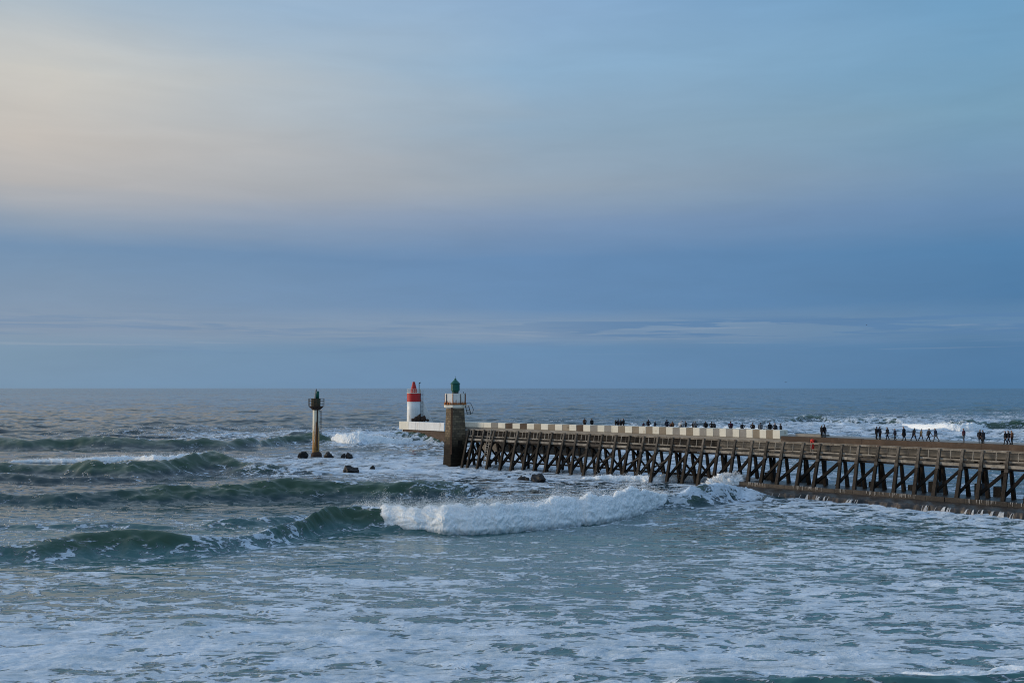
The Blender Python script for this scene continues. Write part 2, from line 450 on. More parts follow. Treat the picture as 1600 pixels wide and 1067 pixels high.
FY = [600,640,655,665,680,692,705,716,726,738,750,765,780,800,825,850,880,905,930,955,980,1010,1067,1160,1400]
FX = [-400,0,200,400,600,800,1000,1200,1400,1600,2000]
FD = [
 [0]*11,
 [0,0,0,0,0,0,0,0,.05,.1,.1],
 [0,0,0,0,0,.10,.15,.35,.5,.5,.4],
 [0,0,.02,.05,.1,.2,.3,.65,.8,.8,.6],
 [0,.02,.25,.68,.72,.58,.55,.6,.66,.62,.5],
 [0,.02,.06,.3,.60,.55,.5,.5,.55,.5,.5],
 [.03,.05,.08,.12,.28,.5,.5,.42,.30,.25,.25],
 [.05,.08,.1,.50,.66,.62,.55,.4,.2,.2,.2],
 [.04,.06,.12,.56,.70,.68,.62,.38,.2,.2,.2],
 [.04,.05,.12,.50,.68,.72,.70,.5,.2,.2,.2],
 [.05,.06,.15,.12,.2,.58,.55,.58,.25,.2,.2],
 [.05,.05,.06,.06,.1,.38,.32,.56,.45,.4,.4],
 [.05,.05,.05,.05,.12,.26,.28,.55,.60,.5,.5],
 [.08,.08,.10,.14,.2,.22,.26,.44,.60,.66,.5],
 [.3,.30,.26,.32,.28,.2,.22,.34,.42,.52,.5],
 [.35,.36,.30,.36,.26,.2,.25,.36,.5,.58,.5],
 [.3,.36,.36,.34,.32,.30,.36,.48,.56,.60,.5],
 [.3,.40,.40,.40,.40,.38,.42,.54,.60,.60,.5],
 [.4,.46,.44,.44,.44,.40,.45,.58,.58,.56,.5],
 [.5,.54,.53,.52,.50,.42,.50,.57,.54,.54,.5],
 [.55,.65,.64,.63,.62,.58,.58,.61,.57,.58,.5],
 [.55,.66,.66,.66,.66,.64,.64,.61,.57,.62,.5],
 [.55,.65,.65,.65,.65,.64,.65,.61,.58,.62,.5],
 [.6,.6,.6,.6,.6,.6,.5,.4,.3,.3,.3],
 [.5]*11,
]
def foam_density(u, v):
    fd = np.array(FD, float)
    fi = np.interp(v, FY, np.arange(len(FY))); fj = np.interp(u, FX, np.arange(len(FX)))
    i = np.clip(np.floor(fi).astype(int), 0, len(FY) - 2); j = np.clip(np.floor(fj).astype(int), 0, len(FX) - 2)
    a = fi - i; b = fj - j
    b = b * b * (3 - 2 * b)
    return (fd[i, j] * (1 - a) + fd[i + 1, j] * a) * (1 - b) + (fd[i, j + 1] * (1 - a) + fd[i + 1, j + 1] * a) * b

def sea_height(X, Y, spacing=None):
    """height, foam, greenness of the water at plan positions"""
    u = X / Y * F + 800; v = H * F / Y + HOR
    Z = np.zeros_like(X); green = np.zeros_like(X)
    foam = foam_density(u, v)
    if spacing is None: spacing = np.full_like(X, 0.1)
    def ok(wl): return np.clip(wl / (4.0 * spacing) - 0.4, 0, 1)
    surf = np.zeros_like(X); flat = np.zeros_like(X)
    for k, rd in enumerate(RIDGES):
        xs, dc, zc, wf, fo = ridge_arrays(rd)
        inside = sstep(xs[0], xs[0] + 40, u) * sstep(xs[-1], xs[-1] - 40, u)
        near = (u > xs[0]) & (u < xs[-1]) & (np.abs(Y - np.interp(u, xs, dc)) < 60)
        if not near.any(): continue
        uu = u[near]; yy = Y[near]; xx = X[near]
        Dc = smooth_interp(uu, xs, dc) + 1.5 * pn(xx / 10.0, yy * 0 + k * 3.3, 40 + k) + 0.35 * pn(xx / 2.6, yy * 0 + k * 5.1, 60 + k)
        zz = smooth_interp(uu, xs, zc); w = np.interp(uu, xs, wf); fm = np.interp(uu, xs, fo)
        zz = np.maximum(zz, 0) * (1 + 0.30 * pn(xx / 15.0, yy * 0 + k * 1.7, 80 + k) + 0.11 * pn(xx / 3.6 + yy / 9, yy / 4.0, 90 + k))
        rough_ = 1.1 * (0.3 - np.abs(pn(xx / 6.5 + yy / 3.5, yy / 1.7, 140 + k))) + 0.75 * (0.3 - np.abs(pn(xx / 3.2 - yy / 3, yy / 0.8, 150 + k))) + 0.26 * pn(xx / 1.2, yy / 0.45, 160 + k)
        s_ = yy - Dc + rough_ * np.clip(w / 3.0, .4, 1.3)
        f_ = np.clip(-s_ / (w * 1.05), 0, 1)
        # steep, slightly hollow front; long rounded back
        front = (1 - f_) ** 2 * (1 + 1.3 * f_) 
        b_ = np.clip(s_ / rd['back'], 0, 1.6)
        backp = np.exp(-2.6 * b_ ** 1.4) - np.exp(-2.6 * 1.6 ** 1.4)
        prof = np.where(s_ < 0, front, backp)
        zadd = zz * prof * inside[near]
        Z[near] += zadd
        # draw-down just ahead of the wave
        Z[near] -= 0.16 * zz * np.exp(-((s_ + w * 1.5) / (w * 0.5)) ** 2) * inside[near]
        face = sstep(0.12, 0.5, prof) * (s_ < w * 0.35) * inside[near] * sstep(0.4, 1.0, zz)
        foam[near] = foam[near] * (1 - face) + fm * face
        calm = np.exp(-((s_ + w * 1.7) / (w * 1.0)) ** 2) * inside[near] * sstep(.5, 1.2, zz)
        foam[near] *= 1 - 0.45 * calm * (fm < .25)
        surf[near] = np.maximum(surf[near], face)
        flat[near] = np.maximum(flat[near], np.exp(-((s_ + w * 2.4) / (w * 1.5)) ** 2) * inside[near] * sstep(.8, 1.6, zz))
        foam[near] = np.clip(foam[near] + 0.42 * sstep(.86, 1.0, prof) * (s_ < 1.5) * sstep(.05, .45, pn(xx / 5.0, yy / 3.0 + k, 170 + k)) * inside[near] * sstep(.6, 1.4, zz), 0, 1)
        green[near] = np.maximum(green[near], sstep(0.05, 0.55, prof) * (s_ < 0.8) * inside[near] * sstep(0.8, 1.8, zz))
    # open-sea swell
    far = sstep(170, 300, Y)
    def okf(wl, lo): return np.maximum(ok(wl), lo)
    Z += far * okf(50, .8) * 1.25 * pn(X / 80.0 + Y / 300, Y / 30.0 - X / 300, 1)
    Z += far * okf(22, .8) * 1.15 * pn(X / 26.0, Y / 11.0, 2)
    Z += far * okf(12, .6) * 0.85 * (0.35 - np.abs(pn(X / 13.0 + Y / 60, Y / 6.5, 22))) * 1.6
    # chop: short crests, sharp on top
    chop = (0.32 + 0.68 * sstep(88, 135, Y) + 0.25 * far) * (1 - 0.6 * flat)
    chop = chop * (1 + 0.35 * surf) * (0.75 + 0.5 * pn(X / 30.0, Y / 14.0, 23))
    wx_ = X + 1.2 * pn(X / 7.0, Y / 5.0, 24); wy_ = Y + 0.22 * X
    n1_ = pn(wx_ / 8.5, wy_ / 4.6, 3)
    Z += okf(8, .4) * 0.40 * n1_ * chop
    Z += okf(3.5, .2) * 0.24 * (0.3 - np.abs(pn(wx_ / 5.2, wy_ / 2.7, 4))) * 1.5 * chop
    Z += ok(1.9) * 0.13 * (0.3 - np.abs(pn(wx_ / 2.3 + 3, wy_ / 1.35, 5))) * 1.5 * chop
    Z += ok(0.9) * 0.05 * (0.3 - np.abs(pn(X / 1.0, (Y + .3 * X) / 0.7, 6))) * 1.5 * chop
    # broken water is rougher, and piles up a little
    rough = sstep(0.40, 0.75, foam) * (0.45 + 0.55 * sstep(100, 130, Y))
    Z += rough * ok(5) * 0.42 * (np.abs(pn(X / 5.5, Y / 3.4, 27)) - .2)
    Z += rough * ok(2.2) * 0.34 * (np.abs(pn(X / 2.6, Y / 1.7, 7)) - .15) + rough * ok(0.9) * 0.13 * (np.abs(pn(X / 0.9, Y / 0.8, 8)) - .15)
    # patches and windrows in the foam cover
    big = pn(X / 26.0, Y / 11.0, 11) + 0.6 * pn(X / 11.0, Y / 5.5, 12)
    foam = np.clip(foam + 0.22 * big * np.clip(foam * 4, 0, 1) * (1 - foam * .4), 0, 1)
    return Z, foam, green

def make_sea():
    us = np.concatenate([np.arange(-700, -40, 16.0), np.arange(-40, 1640, 1.9), np.arange(1640, 2300, 16.0)])
    px = np.concatenate([np.arange(1400, 500, -40.0), np.arange(500, 240, -0.95), np.arange(240, 88, -0.46), np.arange(88, 12, -0.22),
                         np.arange(12, 1.6, -0.12), np.array([1.5, 1.2, 0.9, 0.6, 0.45])])
    Yr = H * F / px
    sp = np.abs(np.gradient(Yr))
    U, Y = np.meshgrid(us, Yr)
    X = (U - 800) / F * Y
    SP = np.repeat(sp[:, None], len(us), 1)
    SP = np.maximum(SP, np.abs(np.gradient(us))[None, :] / F * Y)
    Z, foam, green = sea_height(X.ravel(), Y.ravel(), SP.ravel())
    fade = 1 - sstep(7000, 14000, Y.ravel())
    Z = Z * fade
    nr, nc = U.shape
    co = np.stack([X.ravel(), Y.ravel(), Z], 1).astype(np.float32)
    idx = np.arange(nr * nc).reshape(nr, nc)
    q = np.stack([idx[:-1, :-1], idx[:-1, 1:], idx[1:, 1:], idx[1:, :-1]], -1).reshape(-1, 4)
    me = bpy.data.meshes.new('sea')
    me.vertices.add(len(co)); me.vertices.foreach_set('co', co.ravel())
    me.loops.add(q.size); me.loops.foreach_set('vertex_index', q.ravel().astype(np.int32))
    me.polygons.add(len(q))
    me.polygons.foreach_set('loop_start', np.arange(0, q.size, 4, dtype=np.int32))
    me.polygons.foreach_set('use_smooth', np.ones(len(q), bool))
    me.update(calc_edges=True)
    for nm, arr in (('foam', foam), ('green', green)):
        at = me.attributes.new(nm, 'FLOAT', 'POINT'); at.data.foreach_set('value', arr.astype(np.float32))
    return me

def water_material():
    m, t, p = new_mat('surf_water')
    g = t.node('ShaderNodeNewGeometry').outputs['Position']
    s_ = t.node('ShaderNodeSeparateXYZ'); t.put(s_.inputs[0], g)
    cxy = t.node('ShaderNodeCombineXYZ'); t.put(cxy.inputs[0], s_.outputs[0]); t.put(cxy.inputs[1], s_.outputs[1])
    xy = cxy.outputs[0]
    af = t.node('ShaderNodeAttribute', attribute_name='foam').outputs['Fac']
    ag = t.node('ShaderNodeAttribute', attribute_name='green').outputs['Fac']
    # foam cover: drifting patches torn into holes, with threads between them
    st_ = t.scale(g, (0.52, 1.12, 1.4))
    warp = t.node('ShaderNodeTexNoise'); t.put(warp.inputs['Vector'], st_); warp.inputs['Scale'].default_value = 0.22; warp.inputs['Detail'].default_value = 3
    wv = t.vmath('ADD', st_, t.vmath('MULTIPLY', t.vmath('SUBTRACT', warp.outputs['Color'], (0.5, 0.5, 0.5)), (3.4, 3.4, 3.4)))
    fine = t.node('ShaderNodeTexNoise'); t.put(fine.inputs['Vector'], st_); fine.inputs['Scale'].default_value = 0.9; fine.inputs['Detail'].default_value = 4
    nA = t.noise(wv, 0.42, 9, 0.64, 0.5)
    nB = t.noise(wv, 1.9, 6, 0.62, 0.3)
    def web(sc, off):
        vo = t.node('ShaderNodeTexVoronoi', feature='DISTANCE_TO_EDGE'); t.put(vo.inputs['Vector'], t.vmath('ADD', wv2, off)); vo.inputs['Scale'].default_value = sc
        return t.rng(vo.outputs['Distance'], 0.0, 0.32, 1.0, 0.0)
    wv2 = t.vmath('ADD', wv, t.vmath('MULTIPLY', t.vmath('SUBTRACT', fine.outputs['Color'], (0.5, 0.5, 0.5)), (1.5, 1.5, 1.5)))
    lace = web(0.38, (0, 0, 0)); lace2 = web(1.05, (31, 17, 5)); lace3 = web(2.3, (11, 57, 15))
    val = t.math('ADD', t.math('MULTIPLY', nA, 0.52), t.math('MULTIPLY', nB, 0.30))
    val = t.math('ADD', val, t.math('ADD', t.math('MULTIPLY', lace, 0.24), t.math('MULTIPLY', lace2, 0.17)))
    val = t.math('ADD', val, t.math('MULTIPLY', t.math('SUBTRACT', lace3, 0.5), 0.13))
    th = t.rng(af, 0.0, 1.0, 0.87, 0.38)
    edge = t.math('SUBTRACT', val, th)
    mask = t.rng(edge, -0.025, 0.07, 0.0, 1.0, True)
    mask = t.math('MULTIPLY', mask, t.rng(af, 0.005, 0.06, 0, 1))
    thin = t.rng(edge, -0.14, 0.02, 0.0, 0.10)          # milky film of spent bubbles round the patches
    thin = t.math('MULTIPLY', thin, t.rng(af, 0.08, 0.3, 0, 1))
    # older foam is thin and lets the water through
    age = t.rng(t.noise(wv, 0.55, 5, 0.6), 0.34, 0.64, 0.66, 1.0)
    cover = t.math('MAXIMUM', t.math('MULTIPLY', mask, t.math('MAXIMUM', age, t.rng(af, .55, .8, 0, 1))), thin)
    # water body: silty green-grey inshore, deeper blue-green outside, clear green where the crest is thin
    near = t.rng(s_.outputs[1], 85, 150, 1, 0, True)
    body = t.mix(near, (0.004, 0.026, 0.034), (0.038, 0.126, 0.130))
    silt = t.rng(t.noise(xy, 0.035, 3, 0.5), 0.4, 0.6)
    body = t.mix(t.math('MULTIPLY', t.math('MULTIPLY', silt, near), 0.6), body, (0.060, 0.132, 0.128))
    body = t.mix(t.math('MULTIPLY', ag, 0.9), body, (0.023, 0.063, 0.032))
    fcol = t.mix(t.rng(t.noise(wv, 3.0, 6, 0.65), 0.3, 0.7), (0.51, 0.61, 0.71), (0.80, 0.86, 0.92))
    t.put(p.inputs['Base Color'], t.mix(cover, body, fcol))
    t.put(p.inputs['Roughness'], t.mixf(mask, t.rng(s_.outputs[1], 100, 2500, 0.04, 0.08), 0.75))
    p.inputs['IOR'].default_value = 1.33
    t.put(p.inputs['Specular IOR Level'], t.mixf(mask, 0.5, 0.15))
    # ripples; the longer ones only matter where the sheet itself no longer carries them
    rp = t.scale(xy, (0.6, 1.0, 1))
    h = t.math('MULTIPLY', t.noise(rp, 0.9, 2, 0.5, 0.2), t.rng(s_.outputs[1], 120, 420, 0.07, 0.03))
    h = t.math('ADD', h, t.math('MULTIPLY', t.noise(rp, 0.23, 2, 0.5, 0.2), t.rng(s_.outputs[1], 120, 420, 0.0, 0.8)))
    h = t.math('ADD', h, t.math('MULTIPLY', t.noise(t.scale(xy, (0.35, 1, 1)), 0.05, 1, 0.5, 0.2), t.rng(s_.outputs[1], 500, 1800, 0.0, 4.0)))
    h = t.math('ADD', h, t.math('MULTIPLY', t.noise(t.scale(xy, (0.25, 1, 1)), 0.012, 1, 0.5, 0.2), t.rng(s_.outputs[1], 1200, 5000, 0.0, 20.0)))
    h = t.math('ADD', h, t.math('MULTIPLY', mask, 0.05))
    h = t.math('ADD', h, t.math('MULTIPLY', t.math('MULTIPLY', mask, t.noise(wv, 3.2, 5, 0.65)), 0.22))
    bump(t, p, h, 1.0, 1.0)
    return m
M['water'] = water_material()

def foam_material():
    m, t, p = new_mat('whitewater')
    g = t.node('ShaderNodeNewGeometry').outputs['Position']
    n = t.noise(g, 2.2, 7, 0.68)
    t.put(p.inputs['Base Color'], t.mix(t.rng(n, 0.3, 0.7), (0.72, 0.77, 0.80), (0.87, 0.89, 0.90)))
    p.inputs['Roughness'].default_value = 0.85
    p.inputs['Specular IOR Level'].default_value = 0.15
    p.inputs['Subsurface Weight'].default_value = 0.45
    p.inputs['Subsurface Radius'].default_value = (0.5, 0.55, 0.6)
    p.inputs['Subsurface Scale'].default_value = 0.6
    h = t.math('ADD', t.noise(g, 2.6, 7, 0.7), t.math('MULTIPLY', t.noise(g, 9.0, 4, 0.65), 0.35))
    bump(t, p, h, 0.55, 0.15)
    return m
M['foam'] = foam_material()
M['trickle'] = plain('trickling_water', (0.50, 0.50, 0.49), 0.4, 0.3, 5.0, (0.34, 0.33, 0.32), bmp=0)

sea_me = make_sea()
sea_me.materials.append(M['water'])
sea = link('sea', sea_me)
tag(sea, 'grey-green surf with drifting foam reaching to the horizon', 'sea', kind='structure')

# ------------------------------------------------------------------ whitewater rolls and spray
def whitewater(name, label, ctrl, nS, nT=46, seed=0, lump=0.30, spray=0, spray_h=0.8, depth=2.2, lean=0.25):
    xs = [c_[0] for c_ in ctrl]
    toe, hh = [], []
    for x, yt_, yb in ctrl:
        Dt = H * F / (yb - HOR); z = 1.0
        for _ in range(20): z = max(0.05, H - (yt_ - HOR) * (Dt + 0.9 * z) / F)
        toe.append(Dt); hh.append(z)
    u = np.linspace(xs[0], xs[-1], nS)
    Dt = smooth_interp(u, xs, toe); hz = np.maximum(smooth_interp(u, xs, hh), 0.04)
    Xm = (u - 800) / F * Dt
    endt = sstep(0, 0.03, (u - u[0]) / (u[-1] - u[0])) * sstep(0, 0.03, (u[-1] - u) / (u[-1] - u[0]))
    Dt = Dt + 0.8 * pn(Xm / 5.0, Xm * 0, seed + 3) + 0.5 * pn(Xm / 1.6, Xm * 0, seed + 4)
    hz = hz * (0.92 + 0.22 * pn(Xm / 4.0, Xm * 0, seed) + 0.16 * pn(Xm / 1.3, Xm * 0, seed + 1)) * (0.25 + 0.75 * endt)
    # profile of the roll (depth, height) in units of its height
    T = np.linspace(0, 1, nT)
    pd = np.interp(T, [0, .10, .30, .55, .70, .85, 1], [0.05, -0.10 - lean * .3, 0.02, 0.45, 0.9, 1.5, depth])
    pz = np.interp(T, [0, .10, .30, .55, .70, .85, 1], [-0.25, 0.10, 0.55, 0.93, 1.0, 0.75, 0.05])
    for _ in range(3):
        pd[1:-1] = (pd[:-2] + 2 * pd[1:-1] + pd[2:]) / 4; pz[1:-1] = (pz[:-2] + 2 * pz[1:-1] + pz[2:]) / 4
    Yg = Dt[:, None] + hz[:, None] * pd[None, :]
    Zg = hz[:, None] * pz[None, :]
    Ug = np.repeat(u[:, None], nT, 1)
    Xg = (Ug - 800) / F * Yg
    Pm = np.stack([Xg, Yg, Zg], -1)
    du = np.gradient(Pm, axis=0); dv = np.gradient(Pm, axis=1)
    N = np.cross(du, dv); N /= np.linalg.norm(N, axis=-1, keepdims=True) + 1e-9
    if N[nS // 2, nT // 4, 1] > 0: N = -N
    arc = np.cumsum(np.linalg.norm(dv, axis=-1), 1)
    a = Xg + 0.4 * Yg; b = arc + Zg
    hm = np.sqrt(np.maximum(hz, 0.05))[:, None]
    wx = 0.5 * pn(a / 1.7, b / 1.7, seed + 21); wy = 0.5 * pn(a / 1.7 + 9, b / 1.7, seed + 22)
    sa = lambda q: np.sqrt(q * q + 0.012)
    d = sa(pn((a + wx) / 1.3, (b + wy) / 2.2, seed + 5)) * 0.62 + 0.44 * sa(pn((a + wx) / 0.55, (b + wy) / 1.0, seed + 6)) \
        + 0.26 * sa(pn(a / 0.27, b / 0.45, seed + 7)) + 0.16 * sa(pn(a / 0.16, b / 0.15, seed + 8))
    d = (d - 0.3) * lump * hm * 1.2
    edge = np.interp(T, [0, .06, .9, 1], [0.7, 1, 1, .3])[None, :]
    Pm = Pm + N * (d * edge)[..., None]
    co = Pm.reshape(-1, 3)
    idx = np.arange(nS * nT).reshape(nS, nT)
    q = np.stack([idx[:-1, :-1], idx[1:, :-1], idx[1:, 1:], idx[:-1, 1:]], -1).reshape(-1, 4)
    me = bpy.data.meshes.new(name)
    me.from_pydata(co.tolist(), [], q.tolist())
    me.polygons.foreach_set('use_smooth', np.ones(len(q), bool))
    me.materials.append(M['foam'])
    me.update()
    o = link(name, me)
    tag(o, label, 'breaking wave', kind='stuff')
    if spray:
        rng = np.random.default_rng(seed + 100)
        i = rng.integers(0, nS, spray); j = np.clip((nT * (0.50 + 0.14 * rng.standard_normal(spray))).astype(int), 2, nT - 3)
        clump = 0.5 + 0.9 * np.maximum(0, pn(Xm / 1.1, Xm * 0, seed + 30)[i] + 0.3)
        base = Pm[i, j]
        hs = hz[i]
        off = np.abs(rng.standard_normal(spray)) ** 1.3 * 0.7 * spray_h * np.sqrt(hs) * clump * 0.45
        base = base + np.stack([rng.normal(0, .2, spray), rng.normal(0.2, .3, spray) + off * 0.4, off], 1)
        flakes(o, 'spray', base, 0.007, 0.024, seed, (Pm[:, :, 1].mean() / 110) ** 0.8)
    return o

def flakes(parent, name, pts, s0, s1, seed, k=1.0):
    rng = np.random.default_rng(seed + 7)
    n = len(pts)
    size = rng.uniform(s0, s1, n) ** 1.0 * k
    tet = np.array([(1, 1, 1), (-1, -1, 1), (-1, 1, -1), (1, -1, -1)], float)
    rot = rng.standard_normal((n, 3, 3)); rot /= np.linalg.norm(rot, axis=2, keepdims=True)
    v = np.einsum('kj,nij->nki', tet, rot) * size[:, None, None] + np.asarray(pts)[:, None, :]
    f = np.array([(0, 1, 2), (0, 3, 1), (0, 2, 3), (1, 3, 2)])
    fs = (np.arange(n)[:, None, None] * 4 + f[None]).reshape(-1, 3)
    me = bpy.data.meshes.new(name)
    me.from_pydata(v.reshape(-1, 3).tolist(), [], fs.tolist())
    me.materials.append(M['foam']); me.update()
    o = link(name, me, parent)
    o['kind'] = 'stuff'
    return o

whitewater('breaking_wave', 'long rolling white breaker in front of the timber pier',
           [(545, 793, 797), (562, 791, 806), (580, 788, 815), (625, 785, 823), (700, 788, 829), (770, 783, 828), (830, 779, 822), (900, 772, 816), (960, 767, 809),
            (1000, 762, 800), (1030, 765, 789), (1052, 772, 783)], 900, 60, seed=1, lump=0.24, spray=45000, spray_h=1.15)
whitewater('breaking_wave', 'thin white crest breaking at the left below the rusty beacon',
           [(15, 720, 723), (60, 717, 722), (110, 716, 723), (160, 713, 723), (210, 711, 722), (250, 711, 725), (285, 708, 724), (312, 706, 722), (332, 706, 714)],
           420, 34, seed=2, lump=0.24, spray=7000, spray_h=0.7)
whitewater('breaking_wave', 'white surf tumbling in behind the rusty beacon',
           [(515, 684, 692), (535, 677, 694), (552, 672, 695), (575, 678, 695), (610, 683, 694), (660, 683, 692)], 260, 30, seed=3, lump=0.35, spray=4000, spray_h=1.2)
whitewater('breaking_wave', 'distant white breaker seen over the pier deck',
           [(1245, 652, 657), (1262, 650, 656), (1290, 654, 660), (1340, 655, 661), (1385, 652, 661), (1400, 656, 660)], 300, 28, seed=4, lump=0.35, spray=4000, spray_h=1.2)
whitewater('breaking_wave', 'white broken water at the right edge beyond the pier',
           [(1405, 662, 668), (1450, 662, 671), (1500, 661, 673), (1535, 662, 672), (1550, 666, 670)], 260, 28, seed=5, lump=0.35, spray=800, spray_h=1.0)
whitewater('breaking_wave', 'low line of surf rolling in behind the striped wall',
           [(800, 668, 673), (850, 663, 674), (900, 668, 675), (960, 664, 675), (1040, 665, 676), (1120, 666, 677), (1200, 668, 680)], 360, 24, seed=6, lump=0.3, spray=900, spray_h=1.4)
whitewater('breaking_wave', 'foamy crest in the near right corner of the water',
           [(1360, 1050, 1054), (1400, 1044, 1056), (1460, 1040, 1058), (1540, 1037, 1056), (1620, 1034, 1054), (1720, 1040, 1052)], 420, 40, seed=8, lump=0.20, spray=1800, spray_h=0.4)
whitewater('breaking_wave', 'white water running along the foot of the pier piles',
           [(905, 744, 750), (960, 741, 751), (1020, 741, 752), (1080, 738, 751), (1120, 734, 752), (1150, 735, 758), (1166, 745, 766)], 420, 36, seed=9, lump=0.34, spray=2200, spray_h=0.8)

def splash():
    rng = np.random.default_rng(5)
    root = None
    b = sea_point(1146, 762)
    mb = MB()
    # bursting heap of water: a lumpy dome with plumes
    n, mth = 64, 40
    vs = []
    th = np.linspace(0, 2 * np.pi, n, endpoint=False); ph = np.linspace(0, 1, mth)
    TH, PH = np.meshgrid(th, ph)
    r = 3.2 * np.cos(PH * np.pi / 2) ** 0.8
    x = r * np.cos(TH) * 1.35; y = r * np.sin(TH) * 0.7; z = 2.5 * PH - 0.3
    nn = np.abs(pn(x / 0.9 + TH, z / 0.8 + np.cos(TH), 3)) + 0.5 * np.abs(pn(x / 0.4, z / 0.35 + y, 4)) + 0.3 * np.abs(pn(x / 0.18 + y, z / 0.16, 9))
    k = 0.72 + 0.62 * nn
    x = x * k - 0.45 * z; y = y * k; z = z * (0.62 + 0.62 * nn)
    vs = np.stack([x.ravel() + b.x, y.ravel() + b.y, z.ravel()], 1)
    idx = np.arange(n * mth).reshape(mth, n)
    nx = np.roll(idx, -1, 1)
    q = np.stack([idx[:-1], nx[:-1], nx[1:], idx[1:]], -1).reshape(-1, 4)
    me = bpy.data.meshes.new('wave_splash'); me.from_pydata(vs.tolist(), [], q.tolist())
    me.polygons.foreach_set('use_smooth', np.ones(len(q), bool)); me.materials.append(M['foam']); me.update()
    o = link('wave_splash', me)
    tag(o, 'burst of white spray where the wave hits the pier piles', 'splash', kind='stuff')
    N_ = 18000
    a = rng.uniform(-2.6, 1.9, N_); jets = 0.75 + 0.5 * np.maximum(0, pn(a / 0.55, a * 0, 12))
    top = np.interp(a, [-2.6, -1.4, -0.4, 0.6, 1.4, 1.9], [0.9, 2.0, 2.7, 2.7, 1.9, 0.5]) * jets
    zz = top * rng.uniform(0.1, 1.0, N_) ** 0.6 * 1.15
    pts = np.stack([b.x + a * 1.5 + rng.normal(0, .14, N_) - 0.25 * zz, b.y + rng.normal(0, .6, N_), zz], 1)
    flakes(o, 'spray', pts, 0.009, 0.03, 4, 1.3)
    # thinner jets thrown up just to the left
    b2 = sea_point(1088, 752)
    a = rng.normal(0, 1.3, 2600); zz = np.abs(rng.standard_normal(2600)) * 0.8 * (0.6 + np.maximum(0, pn(a / 0.4, a * 0, 15)) * 1.6)
    flakes(o, 'spray', np.stack([b2.x + a, b2.y + rng.normal(0, .4, 2600), zz + 0.4], 1), 0.009, 0.028, 6, 1.3)
splash()

# ------------------------------------------------------------------ pier line in plan
PX = np.array([-8.5, 9.2, 17.2, 27, 35.4, 38.4, 43, 48.8, 54.6, 60.2]); PY = np.array([191.5, 177.5, 171.2, 158, 150.5, 146, 142, 137, 131.4, 125.3])
PF = np.polyfit(PX, PY, 2)
def line_y(x): return float(np.polyval(PF, x))
def at_u(u, off=0.0):
    """point of the pier's front line seen in photo column u (off = metres seaward of it)"""
    lo, hi = -60.0, 140.0
    for _ in range(60):
        mdl = (lo + hi) / 2
        if mdl / line_y(mdl) * F + 800 < u: lo = mdl
        else: hi = mdl
    return frame(mdl)
def frame(x):
    p = Vector((x, line_y(x), 0)); sl_ = 2 * PF[0] * x + PF[1]
    t = Vector((1, sl_, 0)).normalized()        # towards the right / shore
    n = Vector((t.y, -t.x, 0))                  # outward: camera side
    if n.y > 0: n = -n
    return p, t, n
def along(u, off, z):
    p, t, n = at_u(u); q = p + n * off
    return Vector((q.x, q.y, z))
def walk(p, dist):
    """frame 'dist' metres along the line from x"""
    x = p; step = 0.25; s_ = 0
    sg = 1 if dist > 0 else -1
    while s_ < abs(dist):
        _, t, _ = frame(x); d = min(step, abs(dist) - s_); x += sg * t.x * d; s_ += d
    return x

BENT_U = [733, 741.7, 756.7, 773, 792, 809.5, 827.7, 845, 863, 882, 900.7, 921, 941, 962.5, 984, 1006, 1028, 1051, 1076, 1099, 1123, 1148, 1174.5,
          1198, 1223, 1254, 1280, 1314, 1340, 1371, 1402, 1434, 1466, 1502.5, 1533, 1573, 1606, 1641, 1677]
ZW, ZR, ZMID, ZB1, ZB0 = 7.85, 7.05, 5.85, 5.48, 4.98
rnd = random.Random(7)

# concrete jetty behind the timber gallery
jetty = empty('jetty', along(1200, -3, 0.0))
tag(jetty, 'long concrete jetty with cream and grey block wall carrying the strollers', 'jetty')
JL = jetty.location.copy()
def jb(name, mb, mat, smooth=False):
    mb.v = [(v[0] - JL.x, v[1] - JL.y, v[2] - JL.z) for v in mb.v]
    return mb.build(name, mat, jetty, smooth)
def strip(mb, x0, x1, off0, off1, z0, z1, seg=1):
    """box that follows the pier line between plan x0..x1, offsets off0 (outer) .. off1 (inner)"""
    for i in range(seg):
        a = x0 + (x1 - x0) * i / seg; b = x0 + (x1 - x0) * (i + 1) / seg
        pa, _, na = frame(a); pb, _, nb = frame(b)
        c0 = pa + na * off0; c1 = pb + nb * off0; c2 = pb + nb * off1; c3 = pa + na * off1
        mb.hexa([(c_.x, c_.y, z0) for c_ in (c0, c1, c2, c3)] + [(c_.x, c_.y, z1) for c_ in (c0, c1, c2, c3)])
X0, X1 = -9.6, at_u(1700)[0].x
XE = at_u(1213.5)[0].x       # end of the striped wall
mb = MB(); strip(mb, X0, X1, -0.95, -7.0, 7.10, ZW - 0.004, 40); jb('deck_slab', mb, M['concrete_grey'])
# edge panels of the deck (fascia), each its own casting
x = XE - 0.0
k = 0
while x < X1 - 0.5:
    xe = min(walk(x, rnd.choice((3.2, 4.6, 6.0))), X1)
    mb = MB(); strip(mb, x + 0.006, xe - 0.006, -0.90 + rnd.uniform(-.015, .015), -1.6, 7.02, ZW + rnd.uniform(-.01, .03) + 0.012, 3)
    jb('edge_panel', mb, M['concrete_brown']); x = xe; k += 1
mb = MB(); strip(mb, X0, XE - 0.01, -0.96, -1.6, 7.02, 7.44, 24); jb('edge_beam', mb, M['concrete_grey'])
# low raised slab right of the wall's end
mb = MB(); strip(mb, at_u(1229)[0].x, at_u(1270)[0].x, -2.2, -4.4, ZW, ZW + 0.36, 3); jb('raised_slab', mb, M['concrete_grey'])
